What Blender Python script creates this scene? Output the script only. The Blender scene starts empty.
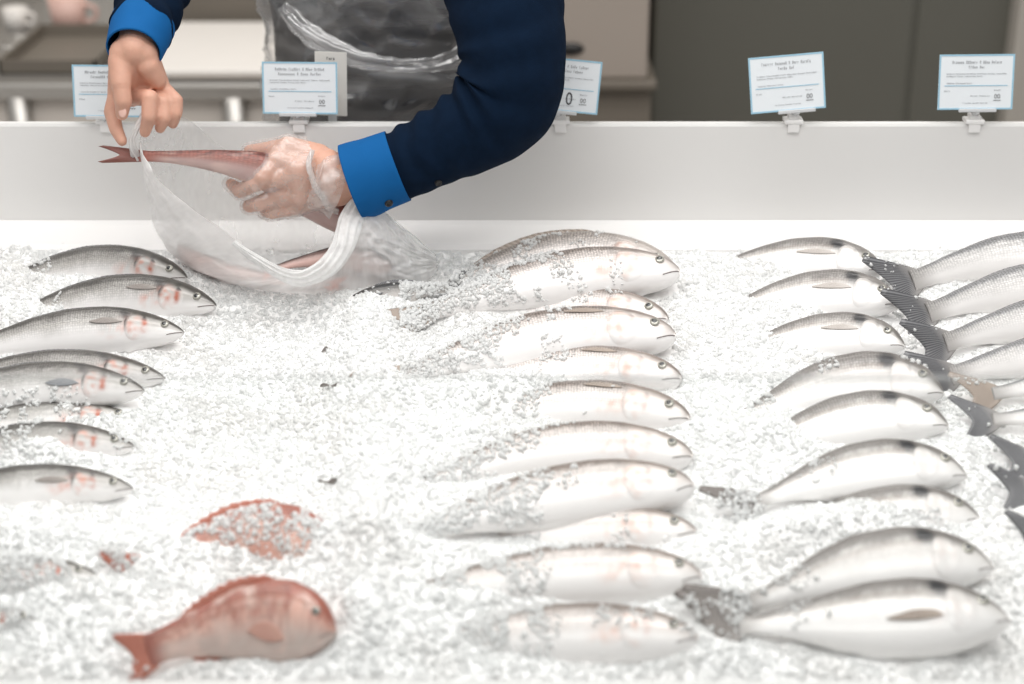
import bpy, bmesh, math, random
import numpy as np
from mathutils import Vector, noise
from mathutils.bvhtree import BVHTree

random.seed(7)
rng = np.random.default_rng(7)
COL = bpy.context.scene.collection
R = math.radians
W, H = 1024.0, 684.0
F = 1600.0                       # focal length in pixels
PITCH = R(24.0)
CAM = np.array([0.0, 0.0, 1.65])
RT = np.array([1.0, 0, 0])
UP = np.array([0, math.sin(PITCH), math.cos(PITCH)])
FW = np.array([0, math.cos(PITCH), -math.sin(PITCH)])


def ray(px, py):
    return RT * ((px - 512.0) / F) + UP * ((342.0 - py) / F) + FW


def P(px, py, y):
    d = ray(px, py)
    return CAM + d * (y / d[1])


def proj(p):
    q = np.asarray(p) - CAM
    dz = q @ FW
    return 512 + F * (q @ RT) / dz, 342 - F * (q @ UP) / dz


# ------------------------------------------------------------------ the sloping bed of ice
B0 = P(512, 250, 2.06)
SL = R(10.0)
BV = np.array([0, math.cos(SL), math.sin(SL)])
BN = np.array([0, -math.sin(SL), math.cos(SL)])


def bedP(px, py, h=0.0):
    d = ray(px, py)
    o = B0 + BN * h
    return CAM + d * (((o - CAM) @ BN) / (d @ BN))


def bedUV(u, v, h=0.0):
    return B0 + np.array([u, 0, 0]) + BV * v + BN * h


# ------------------------------------------------------------------ helpers
def mesh_obj(name, verts, faces, mat, parent=None, smooth=True, uv=None, col=None, loc=None):
    verts = np.asarray(verts, dtype=float)
    off = np.zeros(3)
    if parent is not None:
        q = parent
        while q is not None:
            off = off + np.array(q.location)
            q = q.parent
    elif loc is not None:
        off = np.asarray(loc, float)
    me = bpy.data.meshes.new(name)
    me.from_pydata((verts - off).tolist(), [], [list(map(int, f)) for f in faces])
    if uv is not None:
        uvl = me.uv_layers.new(name='UVMap')
        idx = np.empty(len(me.loops), dtype=np.int32)
        me.loops.foreach_get('vertex_index', idx)
        uvl.data.foreach_set('uv', np.asarray(uv, dtype=np.float32)[idx].ravel())
    if col is not None:
        c = me.color_attributes.new(name='Pigment', type='FLOAT_COLOR', domain='POINT')
        cc = np.ones((len(verts), 4), dtype=np.float32)
        cc[:, :3] = col
        c.data.foreach_set('color', cc.ravel())
    if smooth:
        me.polygons.foreach_set('use_smooth', np.ones(len(me.polygons), dtype=bool))
    me.materials.append(mat)
    me.update()
    o = bpy.data.objects.new(name, me)
    COL.objects.link(o)
    if parent is not None:
        o.parent = parent
    elif loc is not None:
        o.location = loc
    return o


def tag(o, label=None, cat=None, group=None, kind=None):
    if label: o['label'] = label
    if cat: o['category'] = cat
    if group: o['group'] = group
    if kind: o['kind'] = kind
    return o


def thing(name, loc, label, cat, group=None):
    o = bpy.data.objects.new(name, None)
    o.empty_display_size = 0.05
    COL.objects.link(o)
    o.location = [float(x) for x in loc]
    return tag(o, label, cat, group)


def cr(pts, n):
    """Catmull-Rom through rows of pts (any width), n samples."""
    pts = np.asarray(pts, float)
    k = len(pts)
    ext = np.vstack([2 * pts[0] - pts[1], pts, 2 * pts[-1] - pts[-2]])
    out = []
    for t in np.linspace(0, k - 1, n):
        i = min(int(t), k - 2)
        f = t - i
        p0, p1, p2, p3 = ext[i], ext[i + 1], ext[i + 2], ext[i + 3]
        out.append(0.5 * ((2 * p1) + (-p0 + p2) * f + (2 * p0 - 5 * p1 + 4 * p2 - p3) * f * f + (-p0 + 3 * p1 - 3 * p2 + p3) * f ** 3))
    return np.array(out)


def unit(a):
    a = np.asarray(a, float)
    return a / (np.linalg.norm(a, axis=-1, keepdims=True) + 1e-12)


def sweep(pts, rad, n=60, m=32, caps=True, disp=None, ref=(0, -1, 0)):
    """Tube through pts with radii; disp(t, theta, pos) adds to the radius. Returns verts, faces, uv."""
    data = np.hstack([np.asarray(pts, float), np.asarray(rad, float).reshape(len(pts), -1)])
    s = cr(data, n)
    c, r = s[:, :3], s[:, 3:]
    if r.shape[1] == 1: r = np.hstack([r, r])
    T = unit(np.gradient(c, axis=0))
    V, UVs = [], []
    ref = np.array(ref, float)
    for i in range(n):
        a = unit(ref - (ref @ T[i]) * T[i])
        b = np.cross(T[i], a)
        for j in range(m):
            th = 2 * math.pi * j / m
            d = a * math.cos(th) * r[i, 0] + b * math.sin(th) * r[i, 1]
            p = c[i] + d
            if disp:
                p = p + unit(d) * disp(i / (n - 1), th, p)
            V.append(p)
            UVs.append((i / (n - 1), j / m))
    Fc = []
    for i in range(n - 1):
        for j in range(m):
            k = (j + 1) % m
            Fc.append((i * m + j, i * m + k, (i + 1) * m + k, (i + 1) * m + j))
    if caps:
        V.append(c[0]); UVs.append((0, 0)); a0 = len(V) - 1
        V.append(c[-1]); UVs.append((1, 0)); a1 = len(V) - 1
        for j in range(m):
            k = (j + 1) % m
            Fc.append((a0, k, j))
            Fc.append((a1, (n - 1) * m + j, (n - 1) * m + k))
    return V, Fc, UVs


def capsule(p0, p1, r0, r1, m=20, q=6):
    p0, p1 = np.asarray(p0, float), np.asarray(p1, float)
    L = np.linalg.norm(p1 - p0)
    t = (p1 - p0) / (L + 1e-9)
    a = unit(np.cross(t, [0.31, 0.52, 0.79])); b = np.cross(t, a)
    rings = []
    for i in range(q + 1):
        f = -math.pi / 2 + (math.pi / 2) * i / q
        rings.append((p0 + t * r0 * math.sin(f), max(r0 * math.cos(f), 1e-5)))
    for i in range(q + 1):
        f = (math.pi / 2) * i / q
        rings.append((p1 + t * r1 * math.sin(f), max(r1 * math.cos(f), 1e-5)))
    V, Fc = [], []
    for c, r in rings:
        for j in range(m):
            th = 2 * math.pi * j / m
            V.append(c + (a * math.cos(th) + b * math.sin(th)) * r)
    n = len(rings)
    for i in range(n - 1):
        for j in range(m):
            k = (j + 1) % m
            Fc.append((i * m + j, i * m + k, (i + 1) * m + k, (i + 1) * m + j))
    Fc.append(tuple(range(m))[::-1])
    Fc.append(tuple((n - 1) * m + j for j in range(m)))
    return V, Fc


def ellipsoid(c, ax, m=24, q=14, rot=None):
    V, Fc = [], []
    c = np.asarray(c, float)
    for i in range(q + 1):
        f = -math.pi / 2 + math.pi * i / q
        for j in range(m):
            th = 2 * math.pi * j / m
            d = np.array([math.cos(f) * math.cos(th) * ax[0], math.cos(f) * math.sin(th) * ax[1], math.sin(f) * ax[2]])
            if rot is not None: d = rot @ d
            V.append(c + d)
    for i in range(q):
        for j in range(m):
            k = (j + 1) % m
            Fc.append((i * m + j, i * m + k, (i + 1) * m + k, (i + 1) * m + j))
    return V, Fc


def merge(parts):
    V, Fc = [], []
    for v, f in parts:
        o = len(V)
        V.extend(list(v))
        Fc.extend([tuple(i + o for i in x) for x in f])
    return V, Fc


def box(c, s, bev=0.0, rot=None):
    """bevelled box -> verts, faces"""
    bm = bmesh.new()
    bmesh.ops.create_cube(bm, size=1.0)
    for v in bm.verts:
        v.co = Vector((v.co.x * s[0], v.co.y * s[1], v.co.z * s[2]))
    if bev > 0:
        bmesh.ops.bevel(bm, geom=list(bm.edges), offset=bev, segments=2, affect='EDGES', profile=0.5)
    bm.verts.index_update()
    V = [np.array(v.co) for v in bm.verts]
    if rot is not None: V = [rot @ v for v in V]
    V = [v + np.asarray(c, float) for v in V]
    Fc = [tuple(v.index for v in f.verts) for f in bm.faces]
    bm.free()
    return V, Fc


def box2(lo, hi, bev=0.0):
    lo, hi = np.asarray(lo, float), np.asarray(hi, float)
    return box((lo + hi) / 2, hi - lo, bev)


def prism_x(profile, x0, x1):
    """extrude a (y, z) outline along X"""
    n = len(profile)
    V = [(x0, a, b) for a, b in profile] + [(x1, a, b) for a, b in profile]
    Fc = [tuple(range(n))[::-1], tuple(range(n, 2 * n))]
    for i in range(n):
        k = (i + 1) % n
        Fc.append((i, k, n + k, n + i))
    return V, Fc


def rotmat(axis, ang):
    a = unit(axis); c, s = math.cos(ang), math.sin(ang)
    K = np.array([[0, -a[2], a[1]], [a[2], 0, -a[0]], [-a[1], a[0], 0]])
    return np.eye(3) + s * K + (1 - c) * K @ K


def remesh(V, Fc, voxel, smooth_it=6, fac=0.5):
    me = bpy.data.meshes.new('tmp')
    me.from_pydata([tuple(v) for v in V], [], Fc)
    o = bpy.data.objects.new('tmp', me)
    COL.objects.link(o)
    m = o.modifiers.new('r', 'REMESH'); m.mode = 'VOXEL'; m.voxel_size = voxel
    s = o.modifiers.new('s', 'SMOOTH'); s.factor = fac; s.iterations = smooth_it
    dg = bpy.context.evaluated_depsgraph_get()
    ev = o.evaluated_get(dg)
    m2 = ev.to_mesh()
    n = len(m2.vertices)
    co = np.empty(n * 3, dtype=np.float32); m2.vertices.foreach_get('co', co)
    faces = [tuple(p.vertices) for p in m2.polygons]
    ev.to_mesh_clear()
    bpy.data.objects.remove(o); bpy.data.meshes.remove(me)
    return co.reshape(-1, 3).astype(float), faces


def ss(a, b, x):
    t = np.clip((np.asarray(x, float) - a) / (b - a), 0, 1)
    return t * t * (3 - 2 * t)


# ------------------------------------------------------------------ materials
def M_(name):
    m = bpy.data.materials.new(name); m.use_nodes = True
    nt = m.node_tree
    for n in list(nt.nodes): nt.nodes.remove(n)
    out = nt.nodes.new('ShaderNodeOutputMaterial')
    return m, nt, out


def N(nt, t, **kw):
    n = nt.nodes.new(t)
    for k, v in kw.items():
        if hasattr(n, k): setattr(n, k, v)
        else: n.inputs[k.replace('_', ' ')].default_value = v
    return n


def pbr(name, color, rough=0.5, metal=0.0, noise_amt=0.06, noise_scale=20.0, bump=0.0, bump_scale=200.0, coat=0.0, sss=0.0, spec=0.5, sheen=0.0, stretch=None):
    m, nt, out = M_(name)
    b = nt.nodes.new('ShaderNodeBsdfPrincipled')
    nt.links.new(b.outputs[0], out.inputs[0])
    tc = nt.nodes.new('ShaderNodeTexCoord')
    src = tc.outputs['Object']
    if stretch:
        mp = nt.nodes.new('ShaderNodeMapping'); mp.inputs['Scale'].default_value = stretch
        nt.links.new(src, mp.inputs[0]); src = mp.outputs[0]
    nz = N(nt, 'ShaderNodeTexNoise'); nz.inputs['Scale'].default_value = noise_scale; nz.inputs['Detail'].default_value = 4
    nt.links.new(src, nz.inputs['Vector'])
    mx = nt.nodes.new('ShaderNodeMix'); mx.data_type = 'RGBA'
    c = np.array(color[:3])
    mx.inputs[6].default_value = (*np.clip(c * (1 - noise_amt), 0, 1), 1)
    mx.inputs[7].default_value = (*np.clip(c * (1 + noise_amt), 0, 1), 1)
    nt.links.new(nz.outputs['Fac'], mx.inputs[0])
    nt.links.new(mx.outputs[2], b.inputs['Base Color'])
    b.inputs['Roughness'].default_value = rough
    b.inputs['Metallic'].default_value = metal
    b.inputs['Coat Weight'].default_value = coat
    b.inputs['Specular IOR Level'].default_value = spec
    b.inputs['Sheen Weight'].default_value = sheen
    if sss:
        b.inputs['Subsurface Weight'].default_value = sss
        b.inputs['Subsurface Radius'].default_value = (0.012, 0.005, 0.003)
        b.inputs['Subsurface Scale'].default_value = 1.0
    if bump:
        nb = N(nt, 'ShaderNodeTexNoise'); nb.inputs['Scale'].default_value = bump_scale; nb.inputs['Detail'].default_value = 3
        nt.links.new(src, nb.inputs['Vector'])
        bp = nt.nodes.new('ShaderNodeBump'); bp.inputs['Strength'].default_value = bump; bp.inputs['Distance'].default_value = 0.002
        nt.links.new(nb.outputs['Fac'], bp.inputs['Height'])
        nt.links.new(bp.outputs[0], b.inputs['Normal'])
    return m


def film(name, color, opacity, rough=0.25, gloss=0.12, streak=(20, 20, 20), streak_amt=0.25, rim=0.0):
    """thin clear plastic: transparent + milky diffuse/translucent + gloss"""
    m, nt, out = M_(name)
    tr = nt.nodes.new('ShaderNodeBsdfTransparent')
    df = nt.nodes.new('ShaderNodeBsdfDiffuse'); df.inputs[0].default_value = (*color, 1)
    tl = nt.nodes.new('ShaderNodeBsdfTranslucent'); tl.inputs[0].default_value = (*color, 1)
    gl = nt.nodes.new('ShaderNodeBsdfGlossy'); gl.inputs['Roughness'].default_value = rough
    m1 = nt.nodes.new('ShaderNodeMixShader'); m1.inputs[0].default_value = 0.45
    nt.links.new(df.outputs[0], m1.inputs[1]); nt.links.new(tl.outputs[0], m1.inputs[2])
    m2 = nt.nodes.new('ShaderNodeMixShader')
    tc = nt.nodes.new('ShaderNodeTexCoord')
    mp = nt.nodes.new('ShaderNodeMapping'); mp.inputs['Scale'].default_value = streak
    nt.links.new(tc.outputs['UV' if rim else 'Object'], mp.inputs[0])
    nz = N(nt, 'ShaderNodeTexNoise'); nz.inputs['Scale'].default_value = 1.0; nz.inputs['Detail'].default_value = 3
    nt.links.new(mp.outputs[0], nz.inputs['Vector'])
    mr = nt.nodes.new('ShaderNodeMapRange')
    mr.inputs[1].default_value = 0.3; mr.inputs[2].default_value = 0.72
    mr.inputs[3].default_value = max(opacity - streak_amt, 0.02); mr.inputs[4].default_value = opacity + streak_amt
    nt.links.new(nz.outputs['Fac'], mr.inputs[0])
    fac = mr.outputs[0]
    if rim:
        sp = nt.nodes.new('ShaderNodeSeparateXYZ'); nt.links.new(tc.outputs['UV'], sp.inputs[0])
        r2 = nt.nodes.new('ShaderNodeMapRange'); r2.inputs[1].default_value = 0.0; r2.inputs[2].default_value = 0.22
        r2.inputs[3].default_value = rim; r2.inputs[4].default_value = 0.0
        nt.links.new(sp.outputs[1], r2.inputs[0])
        ad = nt.nodes.new('ShaderNodeMath'); ad.operation = 'ADD'; ad.use_clamp = True
        nt.links.new(fac, ad.inputs[0]); nt.links.new(r2.outputs[0], ad.inputs[1]); fac = ad.outputs[0]
    nt.links.new(fac, m2.inputs[0])
    nt.links.new(tr.outputs[0], m2.inputs[1]); nt.links.new(m1.outputs[0], m2.inputs[2])
    m3 = nt.nodes.new('ShaderNodeMixShader'); m3.inputs[0].default_value = gloss
    nt.links.new(m2.outputs[0], m3.inputs[1]); nt.links.new(gl.outputs[0], m3.inputs[2])
    nt.links.new(m3.outputs[0], out.inputs[0])
    return m


def glass_mat(name, tint, ior=1.2):
    m, nt, out = M_(name)
    tr = nt.nodes.new('ShaderNodeBsdfTransparent'); tr.inputs[0].default_value = (*tint, 1)
    gl = nt.nodes.new('ShaderNodeBsdfGlossy'); gl.inputs['Roughness'].default_value = 0.02
    fr = nt.nodes.new('ShaderNodeFresnel'); fr.inputs[0].default_value = ior
    mx = nt.nodes.new('ShaderNodeMixShader')
    nt.links.new(fr.outputs[0], mx.inputs[0]); nt.links.new(tr.outputs[0], mx.inputs[1]); nt.links.new(gl.outputs[0], mx.inputs[2])
    nt.links.new(mx.outputs[0], out.inputs[0])
    return m


def fish_mat(name, rough=0.3, su=70.0, sv=26.0, depth=0.35, shade=0.18):
    """pigment from the body + overlapping scales (voronoi on the body's own UV)"""
    m, nt, out = M_(name)
    b = nt.nodes.new('ShaderNodeBsdfPrincipled'); nt.links.new(b.outputs[0], out.inputs[0])
    at = nt.nodes.new('ShaderNodeAttribute'); at.attribute_name = 'Pigment'
    tc = nt.nodes.new('ShaderNodeTexCoord')
    mp = nt.nodes.new('ShaderNodeMapping'); mp.inputs['Scale'].default_value = (su, sv, 1)
    nt.links.new(tc.outputs['UV'], mp.inputs[0])
    vo = nt.nodes.new('ShaderNodeTexVoronoi'); vo.inputs['Scale'].default_value = 1.0; vo.inputs['Randomness'].default_value = 0.35
    nt.links.new(mp.outputs[0], vo.inputs['Vector'])
    mr = nt.nodes.new('ShaderNodeMapRange'); mr.inputs[1].default_value = 0.1; mr.inputs[2].default_value = 0.6
    mr.inputs[3].default_value = 1 + shade; mr.inputs[4].default_value = 1 - shade
    nt.links.new(vo.outputs['Distance'], mr.inputs[0])
    # scales show on the pigmented back, hardly on the pale belly and the head
    sp = nt.nodes.new('ShaderNodeSeparateXYZ'); nt.links.new(tc.outputs['UV'], sp.inputs[0])
    k1 = nt.nodes.new('ShaderNodeMapRange'); k1.inputs[1].default_value = 0.45; k1.inputs[2].default_value = 0.75
    nt.links.new(sp.outputs[1], k1.inputs[0])
    k2 = nt.nodes.new('ShaderNodeMapRange'); k2.inputs[1].default_value = 0.2; k2.inputs[2].default_value = 0.3
    nt.links.new(sp.outputs[0], k2.inputs[0])
    km = nt.nodes.new('ShaderNodeMath'); km.operation = 'MULTIPLY'; nt.links.new(k1.outputs[0], km.inputs[0]); nt.links.new(k2.outputs[0], km.inputs[1])
    mxv = nt.nodes.new('ShaderNodeMix'); mxv.inputs[2].default_value = 1.0
    nt.links.new(km.outputs[0], mxv.inputs[0]); nt.links.new(mr.outputs[0], mxv.inputs[3])
    mu = nt.nodes.new('ShaderNodeVectorMath'); mu.operation = 'SCALE'
    nt.links.new(at.outputs['Color'], mu.inputs[0]); nt.links.new(mxv.outputs[0], mu.inputs['Scale'])
    nt.links.new(mu.outputs[0], b.inputs['Base Color'])
    bp = nt.nodes.new('ShaderNodeBump'); bp.inputs['Strength'].default_value = depth; bp.inputs['Distance'].default_value = 0.0012; bp.invert = True
    hm = nt.nodes.new('ShaderNodeMath'); hm.operation = 'MULTIPLY'
    nt.links.new(vo.outputs['Distance'], hm.inputs[0]); nt.links.new(km.outputs[0], hm.inputs[1])
    nt.links.new(hm.outputs[0], bp.inputs['Height']); nt.links.new(bp.outputs[0], b.inputs['Normal'])
    b.inputs['Roughness'].default_value = rough
    b.inputs['Metallic'].default_value = 0.08
    b.inputs['Coat Weight'].default_value = 0.35; b.inputs['Coat Roughness'].default_value = 0.15
    b.inputs['Subsurface Weight'].default_value = 0.0
    return m


def fin_mat(name, c0, c1, opacity=0.85, root=None):
    """membrane with darker rays fanning along the fin's own UV"""
    m, nt, out = M_(name)
    b = nt.nodes.new('ShaderNodeBsdfPrincipled')
    tc = nt.nodes.new('ShaderNodeTexCoord')
    sp = nt.nodes.new('ShaderNodeSeparateXYZ'); nt.links.new(tc.outputs['UV'], sp.inputs[0])
    mu = nt.nodes.new('ShaderNodeMath'); mu.operation = 'MULTIPLY'; mu.inputs[1].default_value = 150.0
    nt.links.new(sp.outputs[1], mu.inputs[0])
    sn = nt.nodes.new('ShaderNodeMath'); sn.operation = 'SINE'; nt.links.new(mu.outputs[0], sn.inputs[0])
    mr = nt.nodes.new('ShaderNodeMapRange'); mr.inputs[1].default_value = -1; mr.inputs[2].default_value = 1
    nt.links.new(sn.outputs[0], mr.inputs[0])
    mx = nt.nodes.new('ShaderNodeMix'); mx.data_type = 'RGBA'
    mx.inputs[6].default_value = (*c0, 1); mx.inputs[7].default_value = (*c1, 1)
    nt.links.new(mr.outputs[0], mx.inputs[0])
    rt = nt.nodes.new('ShaderNodeMix'); rt.data_type = 'RGBA'
    rt.inputs[6].default_value = (*(root or c1), 1)
    r3 = nt.nodes.new('ShaderNodeMapRange'); r3.inputs[1].default_value = 0.02; r3.inputs[2].default_value = 0.42
    nt.links.new(sp.outputs[0], r3.inputs[0]); nt.links.new(r3.outputs[0], rt.inputs[0])
    nt.links.new(mx.outputs[2], rt.inputs[7]); nt.links.new(rt.outputs[2], b.inputs['Base Color'])
    b.inputs['Roughness'].default_value = 0.3
    b.inputs['Alpha'].default_value = opacity
    bp = nt.nodes.new('ShaderNodeBump'); bp.inputs['Strength'].default_value = 0.25; bp.inputs['Distance'].default_value = 0.0005
    nt.links.new(sn.outputs[0], bp.inputs['Height']); nt.links.new(bp.outputs[0], b.inputs['Normal'])
    nt.links.new(b.outputs[0], out.inputs[0])
    return m


def ice_mat(name='crushed_ice', clear=0.0):
    m, nt, out = M_(name)
    b = nt.nodes.new('ShaderNodeBsdfPrincipled')
    tl = nt.nodes.new('ShaderNodeBsdfTranslucent'); tl.inputs[0].default_value = (.97, .985, .985, 1)
    ms = nt.nodes.new('ShaderNodeMixShader'); ms.inputs[0].default_value = clear
    nt.links.new(b.outputs[0], ms.inputs[1]); nt.links.new(tl.outputs[0], ms.inputs[2]); nt.links.new(ms.outputs[0], out.inputs[0])
    tc = nt.nodes.new('ShaderNodeTexCoord')
    nz = N(nt, 'ShaderNodeTexNoise'); nz.inputs['Scale'].default_value = 13.0; nz.inputs['Detail'].default_value = 6
    nt.links.new(tc.outputs['Object'], nz.inputs['Vector'])
    rp = nt.nodes.new('ShaderNodeValToRGB')
    rp.color_ramp.elements[0].position = 0.22; rp.color_ramp.elements[0].color = (0.88, 0.865, 0.85, 1)
    rp.color_ramp.elements[1].position = 0.5; rp.color_ramp.elements[1].color = (0.985, 0.985, 0.98, 1)
    nt.links.new(nz.outputs['Fac'], rp.inputs[0]); nt.links.new(rp.outputs[0], b.inputs['Base Color'])
    nb = N(nt, 'ShaderNodeTexVoronoi'); nb.inputs['Scale'].default_value = 260.0
    nt.links.new(tc.outputs['Object'], nb.inputs['Vector'])
    bp = nt.nodes.new('ShaderNodeBump'); bp.inputs['Strength'].default_value = 0.15; bp.inputs['Distance'].default_value = 0.002
    nt.links.new(nb.outputs['Distance'], bp.inputs['Height']); nt.links.new(bp.outputs[0], b.inputs['Normal'])
    b.inputs['Roughness'].default_value = 0.38
    b.inputs['IOR'].default_value = 1.31
    b.inputs['Specular IOR Level'].default_value = 0.35
    return m


MAT = {}
MAT['white_panel'] = pbr('white_laminate', (0.80, 0.79, 0.775), 0.35, noise_amt=0.01, noise_scale=3)
MAT['white_edge'] = pbr('white_plastic_edge', (0.88, 0.87, 0.86), 0.3, noise_amt=0.01)
MAT['steel'] = pbr('brushed_steel', (0.55, 0.53, 0.50), 0.38, metal=0.85, noise_amt=0.12, noise_scale=1, stretch=(2, 2, 160))
MAT['steel_dark'] = pbr('dark_steel_panel', (0.120, 0.117, 0.098), 0.55, metal=0.0, noise_amt=0.10, noise_scale=1.2)
MAT['beige'] = pbr('beige_laminate', (0.40, 0.345, 0.30), 0.5, noise_amt=0.05, noise_scale=4)
MAT['taupe'] = pbr('taupe_laminate', (0.19, 0.165, 0.135), 0.5, noise_amt=0.05, noise_scale=4)
MAT['warm_grey'] = pbr('warm_grey_panel', (0.78, 0.72, 0.66), 0.5, noise_amt=0.05, noise_scale=4)
MAT['black'] = pbr('black_plastic', (0.015, 0.014, 0.014), 0.35)
MAT['white_board'] = pbr('white_cutting_board', (0.85, 0.81, 0.76), 0.5, noise_amt=0.02)
MAT['pink'] = pbr('pale_pink_plastic', (0.75, 0.5, 0.43), 0.45)
MAT['card'] = pbr('white_card', (0.80, 0.84, 0.87), 0.5, noise_amt=0.01)
MAT['card_plain'] = pbr('cream_card', (0.80, 0.78, 0.74), 0.5, noise_amt=0.015)
MAT['card_blue'] = pbr('pale_blue_print', (0.33, 0.56, 0.70), 0.5, noise_amt=0.02)
MAT['ink'] = pbr('grey_ink', (0.42, 0.43, 0.45), 0.6)
MAT['ink_mid'] = pbr('mid_ink', (0.20, 0.20, 0.21), 0.6)
MAT['ink_dark'] = pbr('dark_ink', (0.06, 0.06, 0.07), 0.6)
MAT['clip'] = pbr('clear_grey_plastic', (0.62, 0.63, 0.64), 0.25, noise_amt=0.02)
MAT['wall'] = pbr('warm_grey_paint', (0.42, 0.39, 0.35), 0.7, noise_amt=0.03, noise_scale=2)
MAT['floor'] = pbr('grey_floor_tile', (0.52, 0.49, 0.46), 0.5, noise_amt=0.08, noise_scale=3)
MAT['skin'] = pbr('skin', (0.64, 0.36, 0.265), 0.48, noise_amt=0.2, noise_scale=38, bump=0.25, bump_scale=420, sss=0.12, spec=0.4)
MAT['nail'] = pbr('fingernail', (0.80, 0.52, 0.44), 0.25, noise_amt=0.02)
MAT['navy'] = pbr('navy_knit', (0.0030, 0.0105, 0.027), 0.95, noise_amt=0.25, noise_scale=60, bump=0.5, bump_scale=900, spec=0.10)
MAT['blue'] = pbr('bright_blue_cotton', (0.003, 0.098, 0.30), 0.85, noise_amt=0.06, noise_scale=60, bump=0.2, bump_scale=1200, spec=0.2)
MAT['apron'] = pbr('charcoal_apron_cloth', (0.040, 0.042, 0.050), 0.8, noise_amt=0.15, noise_scale=30, bump=0.3, bump_scale=500)
MAT['trousers'] = pbr('dark_trouser_cloth', (0.03, 0.03, 0.035), 0.85)
MAT['hair'] = pbr('brown_hair', (0.05, 0.03, 0.02), 0.6, bump=0.6, bump_scale=90)
MAT['glove'] = film('clear_glove_film', (0.92, 0.90, 0.88), 0.26, rough=0.25, gloss=0.08, streak=(60, 60, 60), streak_amt=0.14)
MAT['glove_cuff'] = film('glove_cuff_skirt', (0.93, 0.92, 0.91), 0.34, rough=0.25, gloss=0.08, streak=(50, 50, 50), streak_amt=0.22)
MAT['glove_fold'] = film('glove_cuff_film', (0.95, 0.94, 0.93), 0.50, rough=0.25, gloss=0.1, streak=(90, 90, 90), streak_amt=0.2)
MAT['bag'] = film('white_bag_film', (0.97, 0.97, 0.965), 0.70, rough=0.3, gloss=0.05, streak=(24, 1.5, 1), streak_amt=0.20, rim=0.20)
MAT['bag_back'] = film('bag_back_film', (0.95, 0.95, 0.945), 0.26, rough=0.3, gloss=0.04, streak=(14, 1.5, 1), streak_amt=0.12, rim=0.08)
MAT['bag_rim'] = film('bag_rim_film', (0.96, 0.96, 0.955), 0.72, rough=0.3, gloss=0.06, streak=(40, 40, 40), streak_amt=0.22)
MAT['plastic_apron'] = film('clear_apron_film', (0.88, 0.88, 0.89), 0.26, rough=0.2, gloss=0.16, streak=(7, 7, 30), streak_amt=0.26)
MAT['glass'] = glass_mat('display_glass', (0.985, 0.99, 0.988), 1.12)
MAT['glass_edge'] = film('polished_glass_edge', (0.72, 0.76, 0.76), 0.16, rough=0.2, gloss=0.1, streak=(3, 3, 3), streak_amt=0.03)
MAT['ice'] = ice_mat()
MAT['ice_grain'] = ice_mat('ice_grain', 0.42)
MAT['bass'] = fish_mat('sea_bass_skin', 0.3, 95, 34, 0.5, 0.5)
MAT['bream'] = fish_mat('sea_bream_skin', 0.3, 75, 30, 0.4, 0.3)
MAT['redskin'] = fish_mat('red_fish_skin', 0.35, 60, 24, 0.6, 0.3)
MAT['fin_grey'] = fin_mat('grey_fin', (0.075, 0.076, 0.082), (0.24, 0.24, 0.25), 0.95, (0.42, 0.40, 0.385))
MAT['fin_brown'] = fin_mat('brown_fin', (0.30, 0.24, 0.20), (0.50, 0.42, 0.36), 0.9)
MAT['fin_dusk'] = fin_mat('dusky_fin', (0.12, 0.105, 0.095), (0.28, 0.25, 0.235), 0.95, (0.42, 0.40, 0.385))
MAT['fin_slate'] = fin_mat('slate_fin', (0.24, 0.25, 0.27), (0.36, 0.37, 0.39), 0.9)
MAT['fin_taupe'] = fin_mat('taupe_fin', (0.30, 0.26, 0.24), (0.46, 0.42, 0.39), 0.8)
MAT['fin_rose'] = fin_mat('rose_fin', (0.60, 0.30, 0.24), (0.74, 0.44, 0.36), 0.9)
MAT['fin_maroon'] = fin_mat('maroon_fin', (0.10, 0.03, 0.025), (0.34, 0.13, 0.10), 0.95)
MAT['fin_pale'] = fin_mat('pale_fin', (0.52, 0.47, 0.43), (0.75, 0.70, 0.66), 0.85)
MAT['fin_red'] = fin_mat('red_fin', (0.42, 0.12, 0.08), (0.62, 0.26, 0.19), 0.95)
MAT['iris'] = pbr('silver_iris', (0.42, 0.41, 0.36), 0.15, metal=0.4, coat=0.8)
MAT['pupil'] = pbr('fish_pupil', (0.01, 0.01, 0.012), 0.08, coat=1.0)
MAT['mouth'] = pbr('fish_mouth_line', (0.16, 0.13, 0.12), 0.5)

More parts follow.
